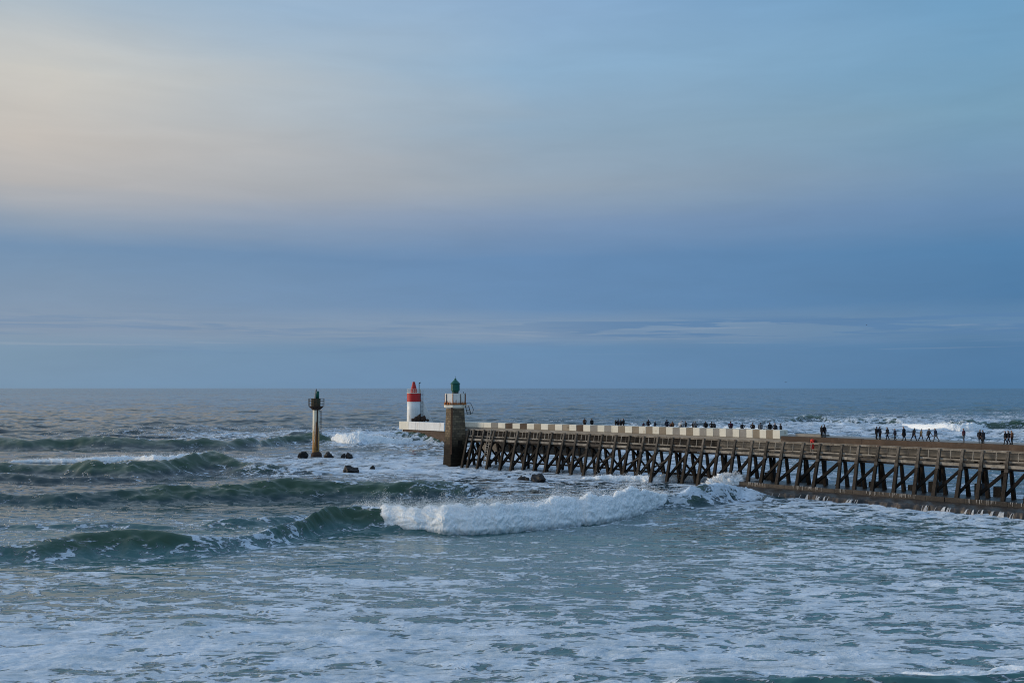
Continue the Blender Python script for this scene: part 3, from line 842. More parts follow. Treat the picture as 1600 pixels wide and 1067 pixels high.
# inner wall behind the gallery
mb = MB(); strip(mb, X0, at_u(1110)[0].x, -1.9, -2.3, 5.15, 7.10, 24); jb('inner_wall', mb, M['concrete_shaded'])  # left stretch: gallery shade painted in as darker concrete
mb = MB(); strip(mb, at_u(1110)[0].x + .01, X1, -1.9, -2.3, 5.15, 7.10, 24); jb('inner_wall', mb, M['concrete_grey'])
# deeper skirt at the seaward end
mb = MB(); strip(mb, X0, at_u(905)[0].x, -5.6, -6.0, 2.75, 7.10, 12); jb('skirt_wall', mb, M['concrete_grey'])
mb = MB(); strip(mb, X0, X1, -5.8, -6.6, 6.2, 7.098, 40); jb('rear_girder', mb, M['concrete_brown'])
# rear columns with footings under the slab
for i, u in enumerate(BENT_U):
    if i % 3 == 1 or u > 1150 and i % 3 != 2:
        p, t, n = at_u(u)
        c_ = p + n * -5.9
        mb = MB(); mb.beam((c_.x, c_.y, -2), (c_.x, c_.y, 6.21), 0.34, 0.34, up=t); jb('column', mb, M['timber_wet'])
        if u > 1150:
            cf = p + n * (-4.6 + rnd.uniform(-.4, .6))
            hgt = rnd.uniform(1.6, 2.6); s_ = rnd.uniform(.5, .95)
            mb = MB(); q = []
            for zz, kk in ((-1.5, 1.0), (hgt, 0.82)):
                for a_, b_ in ((-1, 1), (1, 1), (1, -1), (-1, -1)):
                    w_ = cf + t * (a_ * s_ * kk) + n * (b_ * 0.7 * kk); q.append((w_.x, w_.y, zz))
            mb.hexa(q); jb('footing', mb, M['rock'])

# block wall: cream and bare blocks in turn
WHITE = [(727.5,739.5),(739.5,750.5),(750.5,762.3)]
zt3 = [(773.2,784.5),(795.7,807.3),(818,829.2),(840.1,851.2),(862,873.3),(884.2,895.2),(906,917),(928,939),(949.6,960.3)]
z4 = [(971,982),(992.5,1003.3),(1013.8,1024.3),(1034.8,1045.4),(1056,1066.4),(1076.8,1087.3),(1097.8,1108.3),(1118,1128.4),(1138.6,1149.1),(1159.9,1170),(1180.5,1191),(1201,1212.7)]
WHITE = [(700, 713.5), (713.5, 727.5)] + WHITE + zt3 + z4
def wall_top(u): return float(np.interp(u, [700, 740, 960, 1075, 1213], [8.30, 8.36, 8.55, 8.62, 8.70]))
def wall_block(u0, u1, mat, d=0.0):
    a, b = at_u(u0)[0].x, at_u(u1)[0].x
    mb = MB(); zt = wall_top((u0 + u1) / 2) + rnd.uniform(-.012, .012)
    strip(mb, a + 0.008, b - 0.008, -0.85 + d + rnd.uniform(-.012, .012), -2.95, 7.445, zt)
    o = jb('wall_block', mb, mat)
    bv = o.modifiers.new('bevel', 'BEVEL'); bv.width = 0.03; bv.segments = 2
prev = None
for i, (a, b) in enumerate(WHITE):
    if prev is not None and a - prev > 2:
        wall_block(prev, a, M['concrete'] if rnd.random() < 0.55 else M['concrete_brown'] if rnd.random() < 0.35 else M['concrete_grey'], -0.015)
    wall_block(a, b, M['white_paint']); prev = b

# ------------------------------------------------------------------ timber pier (estacade) in front of it
pier = empty('timber_pier', along(1200, 0, 0.0))
tag(pier, 'weathered timber trestle pier with raking piles and open railings beside the jetty', 'pier')
TL = pier.location.copy()
def tb(name, mb, mat, smooth=False):
    mb.v = [(v[0] - TL.x, v[1] - TL.y, v[2] - TL.z) for v in mb.v]
    return mb.build(name, mat, pier, smooth)
def V(q, z): return Vector((q.x, q.y, z))
bents = []
for i, u in enumerate(BENT_U):
    p, t, n = at_u(u)
    shelf = u > 1165
    zb = 1.0 if shelf else -1.5
    rk = 1.60 + rnd.uniform(-.12, .12)
    sk = rnd.uniform(-.22, .22)
    def on(off, z, tt=0.0): return V(p + n * off + t * tt, z)
    full = (ZR - 1.2)
    def front_off(z): return 0.02 + (ZR - z) / (ZR - 1.2) * rk
    # front raking pile, its head carries the rail
    mb = MB(); mb.beam(on(0.02, ZR + 0.03), on(front_off(zb), zb, sk), 0.31, 0.32, up=t, w2=0.46 * rnd.uniform(.85, 1.15), h2=0.46)
    red = u in (1099, 1148, 1174.5) or (u > 1100 and rnd.random() < 0.12)
    tb('pile', mb, M['timber_red'] if False else M['pile'])
    if red:
        mb = MB(); mb.beam(on(0.16, ZR + 0.05), on(0.16 + 0.2, ZR - 0.95), 0.20, 0.04, up=n); tb('repair_board', mb, M['timber_red'])
    # rear pile raking the other way
    mb = MB(); mb.beam(on(-0.55, ZB1), on(-0.60 - (ZB1 - zb) * 0.18, zb, rnd.uniform(-.1, .1)), 0.34, 0.34, up=t, w2=0.46, h2=0.46)
    tb('pile', mb, M['pile'])
    # cap beam across the bent
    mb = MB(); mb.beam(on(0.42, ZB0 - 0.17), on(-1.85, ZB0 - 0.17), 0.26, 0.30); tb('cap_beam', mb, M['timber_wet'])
    if u > 900 and rnd.random() < .9:   # collar at the knuckle under the deck
        mb = MB(); mb.beam(on(front_off(ZB0 - .1) + .05, ZB0 - 0.02, 0), on(front_off(ZB0 - .5) + .05, ZB0 - 0.42, 0), 0.40, 0.46, up=t); tb('collar', mb, M['timber'])
    bents.append((u, p, t, n, zb, rk))
# railings, stringers, painted shade strip and boards bay by bay; long braces
for i in range(len(bents) - 1):
    (u0, p0, t0, n0, zb0, rk0), (u1, p1, t1, n1_, zb1, rk1) = bents[i], bents[i + 1]
    def a_(off, z): return V(p0 + n0 * off + t0 * 0.01, z)
    def b_(off, z): return V(p1 + n1_ * off - t1 * 0.01, z)
    j = lambda s_=0.02: rnd.uniform(-s_, s_)
    mb = MB(); mb.beam(a_(0.02, ZR - 0.06 + j()), b_(0.02, ZR - 0.06 + j()), 0.07, 0.17); tb('top_rail', mb, M['timber_pale'])
    mb = MB(); mb.beam(a_(0.0, ZR + 0.085), b_(0.0, ZR + 0.085), 0.30, 0.05); tb('handrail', mb, M['timber_pale'])
    mb = MB(); mb.beam(a_(0.22, ZMID + j()), b_(0.22, ZMID + j()), 0.07, 0.20); tb('lower_rail', mb, M['timber_pale'])
    mb = MB(); mb.beam(a_(0.38, (ZB1 + ZB0) / 2 + 0.02 + j(.01)), b_(0.38, (ZB1 + ZB0) / 2 + 0.02 + j(.01)), 0.16, 0.38); tb('edge_beam', mb, M['timber_pale'] if rnd.random() < .8 else M['timber'])
    mb = MB(); mb.beam(a_(-0.6, ZB0 + 0.12), b_(-0.6, ZB0 + 0.12), 0.2, 0.3); tb('stringer_and_shade_strip', mb, M['timber_wet'])
    mb = MB(); mb.beam(a_(0.34, ZB0 - 0.09), b_(0.34, ZB0 - 0.09), 0.2, 0.20); tb('stringer_and_shade_strip', mb, M['timber_wet'])  # added dark strip that paints the shadow line below the edge beam
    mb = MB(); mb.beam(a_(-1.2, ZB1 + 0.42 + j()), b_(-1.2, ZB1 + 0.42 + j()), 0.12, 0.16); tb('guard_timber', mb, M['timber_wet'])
    for wv in range(5):
        o_ = 0.06 - wv * 0.42
        mb = MB(); mb.beam(a_(o_, ZB1 - 0.10 + j(.008)), b_(o_, ZB1 - 0.10 + j(.008)), 0.40, 0.06); tb('deck_board', mb, M['timber'])
    L = (p1 - p0).length
    pts = (0.5,) if L > 2.3 and u0 > 1050 else (0.36, 0.70)
    for f_ in pts:
        q = p0.lerp(p1, f_ + j(.04)); mb = MB()
        mb.beam(V(q + n0 * 0.0, ZR - 0.15), V(q + n0 * 0.18, ZMID + 0.09), 0.11, 0.09, up=t0); tb('stud', mb, M['timber_pale'] if rnd.random() < .75 else M['timber'])
    if rnd.random() < 0.6 and u0 > 1040:
        q = p0.lerp(p1, rnd.uniform(.25, .8)); mb = MB(); mb.box((q.x - 1.2 * n0.x, q.y - 1.2 * n0.y, ZB1 + 0.19), .35, .3, .36); tb('bollard_block', mb, M['timber_wet'])
    # long diagonal from the foot of this bent up to the head of the next
    low = 1.45 if u0 > 1165 else 0.55
    fo = 0.02 + (ZR - low) / (ZR - 1.2) * rk0 - 0.50
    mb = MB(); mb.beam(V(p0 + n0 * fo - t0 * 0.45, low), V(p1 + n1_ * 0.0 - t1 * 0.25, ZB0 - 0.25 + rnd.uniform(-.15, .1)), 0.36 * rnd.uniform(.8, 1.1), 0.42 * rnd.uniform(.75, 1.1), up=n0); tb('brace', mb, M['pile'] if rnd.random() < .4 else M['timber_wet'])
    if u0 < 1100:
        if i % 3 != 1 or u0 < 800:
            mb = MB(); mb.beam(V(p0 + n0 * -0.7 + t0 * 0.1, ZB0 - 0.4), V(p1 + n1_ * -1.9, 0.9), 0.24, 0.26, up=n0); tb('brace', mb, M['timber_wet'])
        if 900 < u0 < 1076 and i % 2 == 0:
            mb = MB(); mb.beam(V(p0 + n0 * 0.95 - t0 * 0.8, 2.0), V(p1 + n1_ * 0.50, 3.9), 0.2, 0.28, up=n0); tb('brace', mb, M['timber'])
        mb = MB(); mb.beam(V(p0 + n0 * -1.7, 1.35 + j(.15)), V(p1 + n1_ * -1.7, 1.35 + j(.15)), 0.22, 0.28); tb('waling', mb, M['timber_wet'])
# ladder at the seaward end
mb_r = []
la, lt, ln = at_u(767.5)
for s_ in (-0.33, 0.33):
    mb = MB(); mb.beam(V(la + ln * 0.34 + lt * s_, ZR + 0.25), V(la + ln * 1.35 + lt * (s_ - .35), 1.0), 0.09, 0.11, up=lt); tb('ladder_rail', mb, M['timber_pale'])
for k in range(15):
    f_ = (k + .5) / 15; q = la + ln * (0.34 + 1.01 * f_) - lt * .35 * f_
    z = ZR + 0.25 - f_ * (ZR - .75)
    mb = MB(); mb.beam(V(q - lt * .31, z), V(q + lt * .31, z), 0.06, 0.08); tb('rung', mb, M['timber_pale'])

# ------------------------------------------------------------------ concrete sill and rocky apron at the right
sill = empty('concrete_sill', along(1380, 2, 0.0))
tag(sill, 'wet brown concrete sill under the pier piles with a ragged stone apron', 'sea wall')
SLc = sill.location.copy()
def sbld(name, mb, mat, smooth=False):
    mb.v = [(v[0] - SLc.x, v[1] - SLc.y, v[2] - SLc.z) for v in mb.v]
    return mb.build(name, mat, sill, smooth)
x = at_u(1166)[0].x
while x < X1:
    xe = min(walk(x, rnd.uniform(5.5, 8)), X1 + 1)
    mb = MB(); strip(mb, x + .01, xe - .01, 2.25 + rnd.uniform(-.05, .05), -2.8, -1.5, 1.22 + rnd.uniform(-.06, .05), 3)
    o = sbld('sill_block', mb, M['concrete_wet']); bv = o.modifiers.new('bevel', 'BEVEL'); bv.width = 0.05; bv.segments = 2
    x = xe
def apron():
    xs_ = np.linspace(at_u(1160)[0].x, X1, 420)
    nO = 46
    P_ = np.array([frame(x)[0][:2] for x in xs_]); N_ = np.array([frame(x)[2][:2] for x in xs_])
    s_ = np.concatenate([[0], np.cumsum(np.linalg.norm(np.diff(P_, axis=0), axis=1))])
    edge = 8.0 + 1.1 * pn(s_ / 6.0, s_ * 0, 51) + 0.7 * pn(s_ / 1.7, s_ * 0, 52) + 0.35 * pn(s_ / 0.6, s_ * 0, 53)
    edge *= np.interp(s_, [0, 4, 12], [0.75, 0.9, 1.0])
    o_ = np.concatenate([np.linspace(0, 0.88, 22), np.linspace(0.89, 1.06, nO - 22)])
    off = 1.7 + (edge[:, None] - 1.7) * o_[None, :]
    S_ = np.repeat(s_[:, None], nO, 1)
    z = 0.68 - 0.06 * o_[None, :] + 0.05 * pn(S_ / 1.8, off / 1.2, 54) + 0.03 * pn(S_ / .6, off / .5, 55)
    drop = sstep(0.90, 1.05, o_)[None, :]
    lumps = np.abs(pn(S_ / 1.0, off / 0.8, 56)) + 0.5 * np.abs(pn(S_ / .42, off / .36, 57))
    z = z + sstep(.80, .93, o_)[None, :] * (lumps - .3) * 0.32 - drop * 1.5
    X = P_[:, 0:1] + N_[:, 0:1] * off; Y = P_[:, 1:2] + N_[:, 1:2] * off
    me = bpy.data.meshes.new('apron')
    idx = np.arange(420 * nO).reshape(420, nO)
    q = np.stack([idx[:-1, :-1], idx[:-1, 1:], idx[1:, 1:], idx[1:, :-1]], -1).reshape(-1, 4)
    co = np.stack([X - SLc.x, Y - SLc.y, z], -1).reshape(-1, 3)
    me.from_pydata(co.tolist(), [], q.tolist()); me.polygons.foreach_set('use_smooth', np.ones(len(q), bool))
    me.materials.append(M['concrete_wet']); me.update()
    link('apron', me, sill)
    # water pouring back over the edges
    pour = MB(); rg = random.Random(3)
    for k in range(80):
        i = rg.randrange(3, 417)
        if pn(np.array([s_[i] / 4.0]), np.array([0.5]), 61)[0] < -0.10: continue
        w_ = rg.choice((.012, .02, .03, .09)) * rg.uniform(.7, 1.4); e = edge[i]
        tx = P_[i + 1] - P_[i - 1]; tx = tx / np.linalg.norm(tx)
        prof = [(e * 0.93, .42), (e * .97, .36), (e * 1.0 + .08, .05), (e * 1.02 + .16, -.3)]
        vs, fs = [], []
        for q_, (of, zz) in enumerate(prof):
            for sg in (-1, 1):
                pp = P_[i] + N_[i] * of + tx * (w_ * sg * (0.5 + .6 * q_) + .05 * q_ * math.sin(i * 1.7))
                vs.append((pp[0], pp[1], zz + rg.uniform(-.03, .03) + .24))
        for q_ in range(3): fs.append((q_ * 2, q_ * 2 + 1, q_ * 2 + 3, q_ * 2 + 2))
        pour.add(vs, fs)
    for k in range(240):
        i = rg.randrange(6, 417)
        if pn(np.array([s_[i] / 3.2]), np.array([7.5]), 62)[0] < 0.02: continue
        w_ = rg.uniform(.008, .028)
        tx = P_[i + 1] - P_[i - 1]; tx = tx / np.linalg.norm(tx)
        vs = []
        z1 = 1.25; z0 = rg.choice((rg.uniform(.7, .9), rg.uniform(.85, 1.15)))
        for of, zz in ((2.0, z1 + .01), (2.34, z1), (2.37, z0)):
            for sg in (-1, 1):
                pp = P_[i] + N_[i] * of + tx * w_ * sg; vs.append((pp[0], pp[1], zz))
        pour.add(vs, [(0, 1, 3, 2), (2, 3, 5, 4)])
    o = pour.build('pouring_water', M['trickle'])
    tag(o, 'thin white trickles of water pouring off the sill and apron', 'water', kind='stuff')
apron()

# ------------------------------------------------------------------ outer breakwater with the red and white tower
def plan(u, D, z): return Vector(((u - 800) / F * D, D, z))
bwA, bwB = plan(624, 281, 0), plan(772, 254, 0)
bw = empty('breakwater', (bwA + bwB) / 2)
tag(bw, 'white block-topped breakwater arm running out behind the stone lighthouse', 'breakwater')
BL = bw.location.copy()
bt = (bwB - bwA).normalized(); bn = Vector((bt.y, -bt.x, 0)); bn = bn if bn.y < 0 else -bn
def bbox(mb, s0, s1, o0, o1, z0, z1):
    q = []
    for s_, o_ in ((s0, o0), (s1, o0), (s1, o1), (s0, o1)):
        w_ = bwA + bt * s_ + bn * o_ - BL; q.append((w_.x, w_.y))
    mb.hexa([(*c_, z0) for c_ in q] + [(*c_, z1) for c_ in q])
BLen = (bwB - bwA).length
s_ = 0; k = 0
ZT = H - (658.0 - HOR) * 280 / F
for wd in [0.9, 1.75, 1.45, 1.45, 1.6, 1.6, 2.0, 2.0, 2.1] + [2.0] * 2:
    mb = MB(); bbox(mb, s_ + .012, s_ + wd - .012, 0 + rnd.uniform(-.015, .015), -1.6, ZT - 2.15, ZT + rnd.uniform(-.02, .02) - 0.0012 * s_)
    o = mb.build('wall_block', M['white_paint'] if s_ < 3 else M['white'], bw)
    bv = o.modifiers.new('bevel', 'BEVEL'); bv.width = 0.03; bv.segments = 2
    s_ += wd
mb = MB(); bbox(mb, 1.3, 18.8, -0.35, -9, -3, ZT - 2.16); mb.build('base_wall', M['concrete_brown'], bw)
mb = MB(); bbox(mb, 0.6, 18.8, -1.65, -9, ZT - 2.15, ZT - 0.9); mb.build('deck', M['concrete_grey'], bw)
mb = MB(); bbox(mb, 1.15, 1.28, -0.2, -0.5, -3, ZT - 2.17); mb.build('corner_post', M['white'], bw)

rt = plan(647.0, 285.0, 0); rt.z = ZT - 0.9
red_t = empty('red_lighthouse', rt)
tag(red_t, 'small red and white round light tower on the end of the breakwater', 'lighthouse')
RS = 285 / F    # metres per photo pixel there
zb = 0.0
yb_ = 658 
def rz(y): return H - (y - HOR) * RS - rt.z
mb = MB(); mb.lathe([(1.98, zb), (1.95, rz(658)), (1.90, rz(640)), (1.885, rz(627.2))], 40); mb.build('tower', M['white'], red_t, True)
mb = MB(); mb.lathe([(1.93, rz(627.2)), (1.93, rz(614.8)), (1.86, rz(614.6))], 40); mb.build('red_band', M['red'], red_t)
mb = MB(); mb.lathe([(1.90, rz(614.6)), (1.98, rz(614.2)), (1.98, rz(613.6)), (1.2, rz(613.5))], 40); mb.build('cornice', M['white_paint'], red_t)
rail = MB()
for k in range(16):
    a = 2 * math.pi * k / 16; c_ = (1.82 * math.cos(a), 1.82 * math.sin(a))
    rail.tube([(*c_, rz(613.6)), (*c_, rz(608.0))], 0.035, 5)
for z in (rz(608), rz(610.8)):
    rail.tube([(1.82 * math.cos(2 * math.pi * k / 32), 1.82 * math.sin(2 * math.pi * k / 32), z) for k in range(33)], 0.035, 5, cap=False)
rail.build('railing', M['white_paint'], red_t)
mb = MB(); mb.lathe([(0.95, rz(613.5)), (0.92, rz(609)), (0.78, rz(607)), (0.55, rz(602)), (0.40, rz(598.5)), (0.37, rz(596.8)), (0.33, rz(596.6))], 18, c=(-0.05, 0, 0)); mb.build('red_cone', M['red'], red_t)
mb = MB(); mb.lathe([(0.10, rz(597)), (0.10, rz(595.8))], 8, c=(-0.05, 0, 0)); mb.build('finial', M['dark_metal'], red_t)
mb = MB(); mb.tube([(1.45, -0.2, rz(613.6)), (1.45, -0.2, rz(598.2))], 0.10, 8); mb.tube([(1.45, -0.2, rz(598.4)), (1.85, -0.2, rz(597.6))], 0.13, 8); mb.build('lamp_post', M['dark_metal'], red_t)
lad = MB()
for yy in (-.35, .35): lad.tube([(2.25 + yy * .9, -0.5, 0), (2.25 + yy * .9, -0.5, rz(609))], 0.045, 5)
for k in range(24): z = 0.3 + k * (rz(611) - .3) / 24; lad.tube([(1.93, -0.5, z), (2.57, -0.5, z)], 0.035, 5)
lad.build('ladder', M['dark_metal'], red_t)
fin = MB(); fin.hexa([(1.2, .5, 0), (5.4, .5, 0), (5.4, 1.0, 0), (1.2, 1.0, 0), (1.2, .5, rz(622)), (2.55, .5, rz(626)), (2.55, 1.0, rz(626)), (1.2, 1.0, rz(622))]); fin.build('fin_wall', M['white'], red_t)

def rock(name, label, loc, size, seed, parent=None, group=None, mat=None, rough=.3, cat='rock'):
    bm = bmesh.new(); bmesh.ops.create_icosphere(bm, subdivisions=3, radius=1.0)
    co = np.array([v.co[:] for v in bm.verts])
    # facet-cut boulder
    rg = np.random.default_rng(seed)
    k = np.ones(len(co))
    for _ in range(18):
        d = rg.standard_normal(3); d /= np.linalg.norm(d); c_ = rg.uniform(.50, .95)
        pr = co @ d; k = np.where(pr * k > c_, c_ / np.maximum(pr, 1e-3), k)
    k = k * (1 + rough * .75 * fbm(co[:, 0] * 2 + seed, co[:, 1] * 2 + co[:, 2] * 1.7, 4, seed))
    co = co * k[:, None] * np.array(size)
    for v, c_ in zip(bm.verts, co): v.co = c_
    me = bpy.data.meshes.new(name); bm.to_mesh(me); bm.free()
    me.materials.append(mat or M['rock']); me.update()
    o = link(name, me, parent); o.location = loc; o.rotation_euler = (0, 0, seed * 1.3 % 6)
    if parent is None: tag(o, label, cat, group)
    return o
ROCKS = [(475, 714, 16, 8, 'dark rock left of the rusty beacon foot'),
         (514, 714, 19, 11, 'large dark rock touching the right of the beacon foot'),
         (537, 714, 9, 5, 'small dark rock on the left of the pair right of the beacon'),
         (547, 714, 16, 7, 'low dark rock on the right of the pair right of the beacon'),
         (551, 738, 26, 12, 'dark pointed rock in foam nearer than the beacon'),
         (583, 732.5, 12, 6, 'small dark rock in foam, left of the stone lighthouse'),
         (815, 749, 18, 7, 'low dark rock on the left below the pier piles'),
         (839, 750.5, 30, 9.5, 'long dark rock on the right below the pier piles'),
         (795, 745.5, 6, 3, 'tiny rock just showing in foam below the pier ladder'),
         (823, 750, 10, 5, 'small rock wedged between the two rocks below the pier')]
for k, (x, y, w_, h_, lb) in enumerate(ROCKS):
    D = H * F / (y - HOR); s_ = D / F
    c_ = plan(x, D + w_ * s_ * .3, 0.0)
    rock('rock', lb, (c_.x, c_.y, 0.02), (w_ * s_ * .58, w_ * s_ * .5, h_ * s_ * 1.12), 10 + k)
for k, (dx_, dy_, sz) in enumerate([(0.6, -1.9, (1.0, .7, .9)), (1.6, -2.1, (.9, .7, 1.35)), (2.5, -1.9, (.8, .6, 1.2)), (3.2, -1.8, (.8, .6, 1.1)), (-.1, -2.2, (.7, .5, .6)), (4.0, -1.9, (.8, .6, .45))]):
    rock('rock', 'rusty-dark boulder heaped at the foot of the red and white tower', (rt.x + dx_, rt.y + dy_, rt.z + sz[2] * .55 + .85), sz, 40 + k, group='boulders heaped beside the red tower', mat=M['rust_dark'])

# ------------------------------------------------------------------ stone lighthouse
def lighthouse():
    D = 192.5; S = D / F
    b = plan(711.5, D + 2.0, 0); ang = R(28.7)
    root = empty('stone_lighthouse', b, ang)
    tag(root, 'square stone lighthouse with rusty white gallery and green lantern', 'lighthouse')
    def zz(y): return H - (y - HOR) * S
    def sq(mb, a, z): return [(-a, -a, z), (a, -a, z), (a, a, z), (-a, a, z)]
    # tapered shaft with chamfered corners, slightly battered at the foot
    lv = [(-2.0, 1.86), (0.6, 1.74), (3.0, 1.63), (6.0, 1.50), (9.0, 1.39), (zz(637.0), 1.31)]
    me = bpy.data.meshes.new('shaft'); bm = bmesh.new(); uvl = bm.loops.layers.uv.new('UVMap')
    rings = []
    for z, a in lv:
        ch = 0.10
        pts = [(-a + ch, -a), (a - ch, -a), (a, -a + ch), (a, a - ch), (a - ch, a), (-a + ch, a), (-a, a - ch), (-a, -a + ch)]
        rings.append([bm.verts.new((x, y, z)) for x, y in pts])
    for i in range(len(lv) - 1):
        per = 0
        for k in range(8):
            k2 = (k + 1) % 8
            f = bm.faces.new((rings[i][k], rings[i][k2], rings[i + 1][k2], rings[i + 1][k]))
            L0 = (rings[i][k].co - rings[i][k2].co).length
            vals = [(per, lv[i][0]), (per + L0, lv[i][0]), (per + L0, lv[i + 1][0]), (per, lv[i + 1][0])]
            for lp, q in zip(f.loops, vals): lp[uvl].uv = q
            per += L0
    bm.faces.new(rings[-1])
    bm.to_mesh(me); bm.free(); me.materials.append(M['stone']); me.update()
    shaft = link('shaft', me, root)
    # quoin conduit running down the near corner
    cd = MB(); a1, a0 = 1.31, 1.66
    cd.beam((-a1 - .03, -a1 - .03, zz(637)), (-a0 - .04, -a0 - .04, 2.4), 0.34, 0.12, up=(-1, -1, 0)); cd.build('conduit', M['rust_brown'], root)
    wn = MB(); wn.box((.25, -1.555, 4.4), .85, .12, 1.0); wn.build('door', M['timber_wet'], root)
    # gallery: slab, panels between rusty posts
    z0, z1, z2 = zz(636.5), zz(632.8), zz(615.6)
    mb = MB(); mb.lathe([(1.55, z0 - .25), (2.12, z0), (2.16, z0 + .05), (2.16, z1), (1.2, z1 + .01)], 8, ph=R(22.5) - ang + R(12)); mb.build('gallery_slab', M['white_paint'], root)
    n = 8; ra = 1.93
    for k in range(n):
        a = 2 * math.pi * k / n + R(22.5) - ang + R(12); a2 = 2 * math.pi * (k + 1) / n + R(22.5) - ang + R(12)
        p0 = Vector((ra * math.cos(a), ra * math.sin(a), 0)); p1 = Vector((ra * math.cos(a2), ra * math.sin(a2), 0))
        q0 = p0.lerp(p1, .06); q1 = p0.lerp(p1, .94)
        mb = MB(); mb.beam((q0.x, q0.y, (z1 + z2) / 2 + .06), (q1.x, q1.y, (z1 + z2) / 2 + .06), 0.06, z2 - z1 - .05); mb.build('gallery_panel', M['gallery_white'], root)
        mb = MB(); mb.tube([(p0.x * 1.03, p0.y * 1.03, z1), (p0.x * 1.03, p0.y * 1.03, z2 + .02)], 0.07, 6); mb.build('gallery_post', M['rust'] if k % 2 else M['dark_metal'], root)
        for f_ in (.3, .72):
            q = p0.lerp(p1, f_ + rnd.uniform(-.1, .1)) * 1.03
            mb = MB(); mb.box((q.x, q.y, z1 + .22), .44, .30, rnd.uniform(.25, .50)); mb.build('rusty_bracket', M['rust'], root)
    mb = MB(); mb.tube([(ra * 1.0 * math.cos(2 * math.pi * k / 8 + R(22.5) - ang + R(12)), ra * math.sin(2 * math.pi * k / 8 + R(22.5) - ang + R(12)), z2 + .06) for k in range(9)], 0.06, 6, cap=False); mb.build('gallery_rail', M['gallery_white'], root)
    # lantern
    mb = MB(); mb.lathe([(.62, z1), (.62, zz(612.5)), (.56, zz(612))], 20); mb.build('lantern_neck', M['dark_metal'], root)
    mb = MB(); mb.lathe([(.58, zz(614.5)), (.66, zz(611)), (.80, zz(610.5)), (.80, zz(600.8)), (.77, zz(600))], 24)
    ln_ = mb.build('lantern', M['green'], root, False)
    for k in range(12):
        a = 2 * math.pi * k / 12; mb = MB()
        mb.beam((.80 * math.cos(a), .80 * math.sin(a), zz(610.4)), (.80 * math.cos(a), .80 * math.sin(a), zz(600.8)), .05, .05); mb.build('glazing_bar', M['green'], ln_)
    mb = MB(); mb.lathe([(.80, zz(600.6)), (.95, zz(599.8)), (.93, zz(599.2)), (.62, zz(596.4)), (.26, zz(593.6)), (.20, zz(593)), (.22, zz(592)), (.14, zz(591.2)), (.03, zz(590.8))], 24, c=(0, 0, 0)); rf = mb.build('lantern_roof', M['green'], root, True)
    mb = MB(); mb.tube([(0, 0, zz(591.5)), (0, 0, zz(587.6))], .035, 5); mb.build('lightning_rod', M['dark_metal'], rf)
    # ladder and hoop hanging on the right
    inv = Matrix.Rotation(-ang, 4, 'Z')
    def w(x, y, z): return inv @ Vector((x, y, z))
    ld = MB()
    for s_ in (0, .62): ld.beam(w(1.95 + s_, -.9, zz(634)), w(2.35 + s_ * 1.1, -1.2, zz(647.3)), .08, .12)
    for k in range(5):
        f_ = k / 4.6 + .08; ld.beam(w(1.95 + .4 * f_, -.9 - .3 * f_, zz(634 + 13 * f_)), w(2.57 + .46 * f_, -.9 - .3 * f_, zz(634 + 13 * f_)), .09, .09)
    ld.build('stair_ladder', M['dark_metal'], root)
    hp = MB(); hp.tube([w(2.3, -.8, zz(629.5)), w(2.75, -.9, zz(628.8)), w(3.1, -1, zz(632)), w(3.5, -1.1, zz(640)), w(3.35, -1.15, zz(644.5)), w(2.9, -1.2, zz(647.2))], .05, 6); hp.build('handrail', M['dark_metal'], root)
    for dx_, h_ in ((1.55, 611.8), (1.9, 613.2)):
        mb = MB(); mb.tube([w(dx_, -.6, z1), w(dx_, -.6, zz(h_))], .05, 6); mb.build('mast', M['dark_metal'], root)
lighthouse()

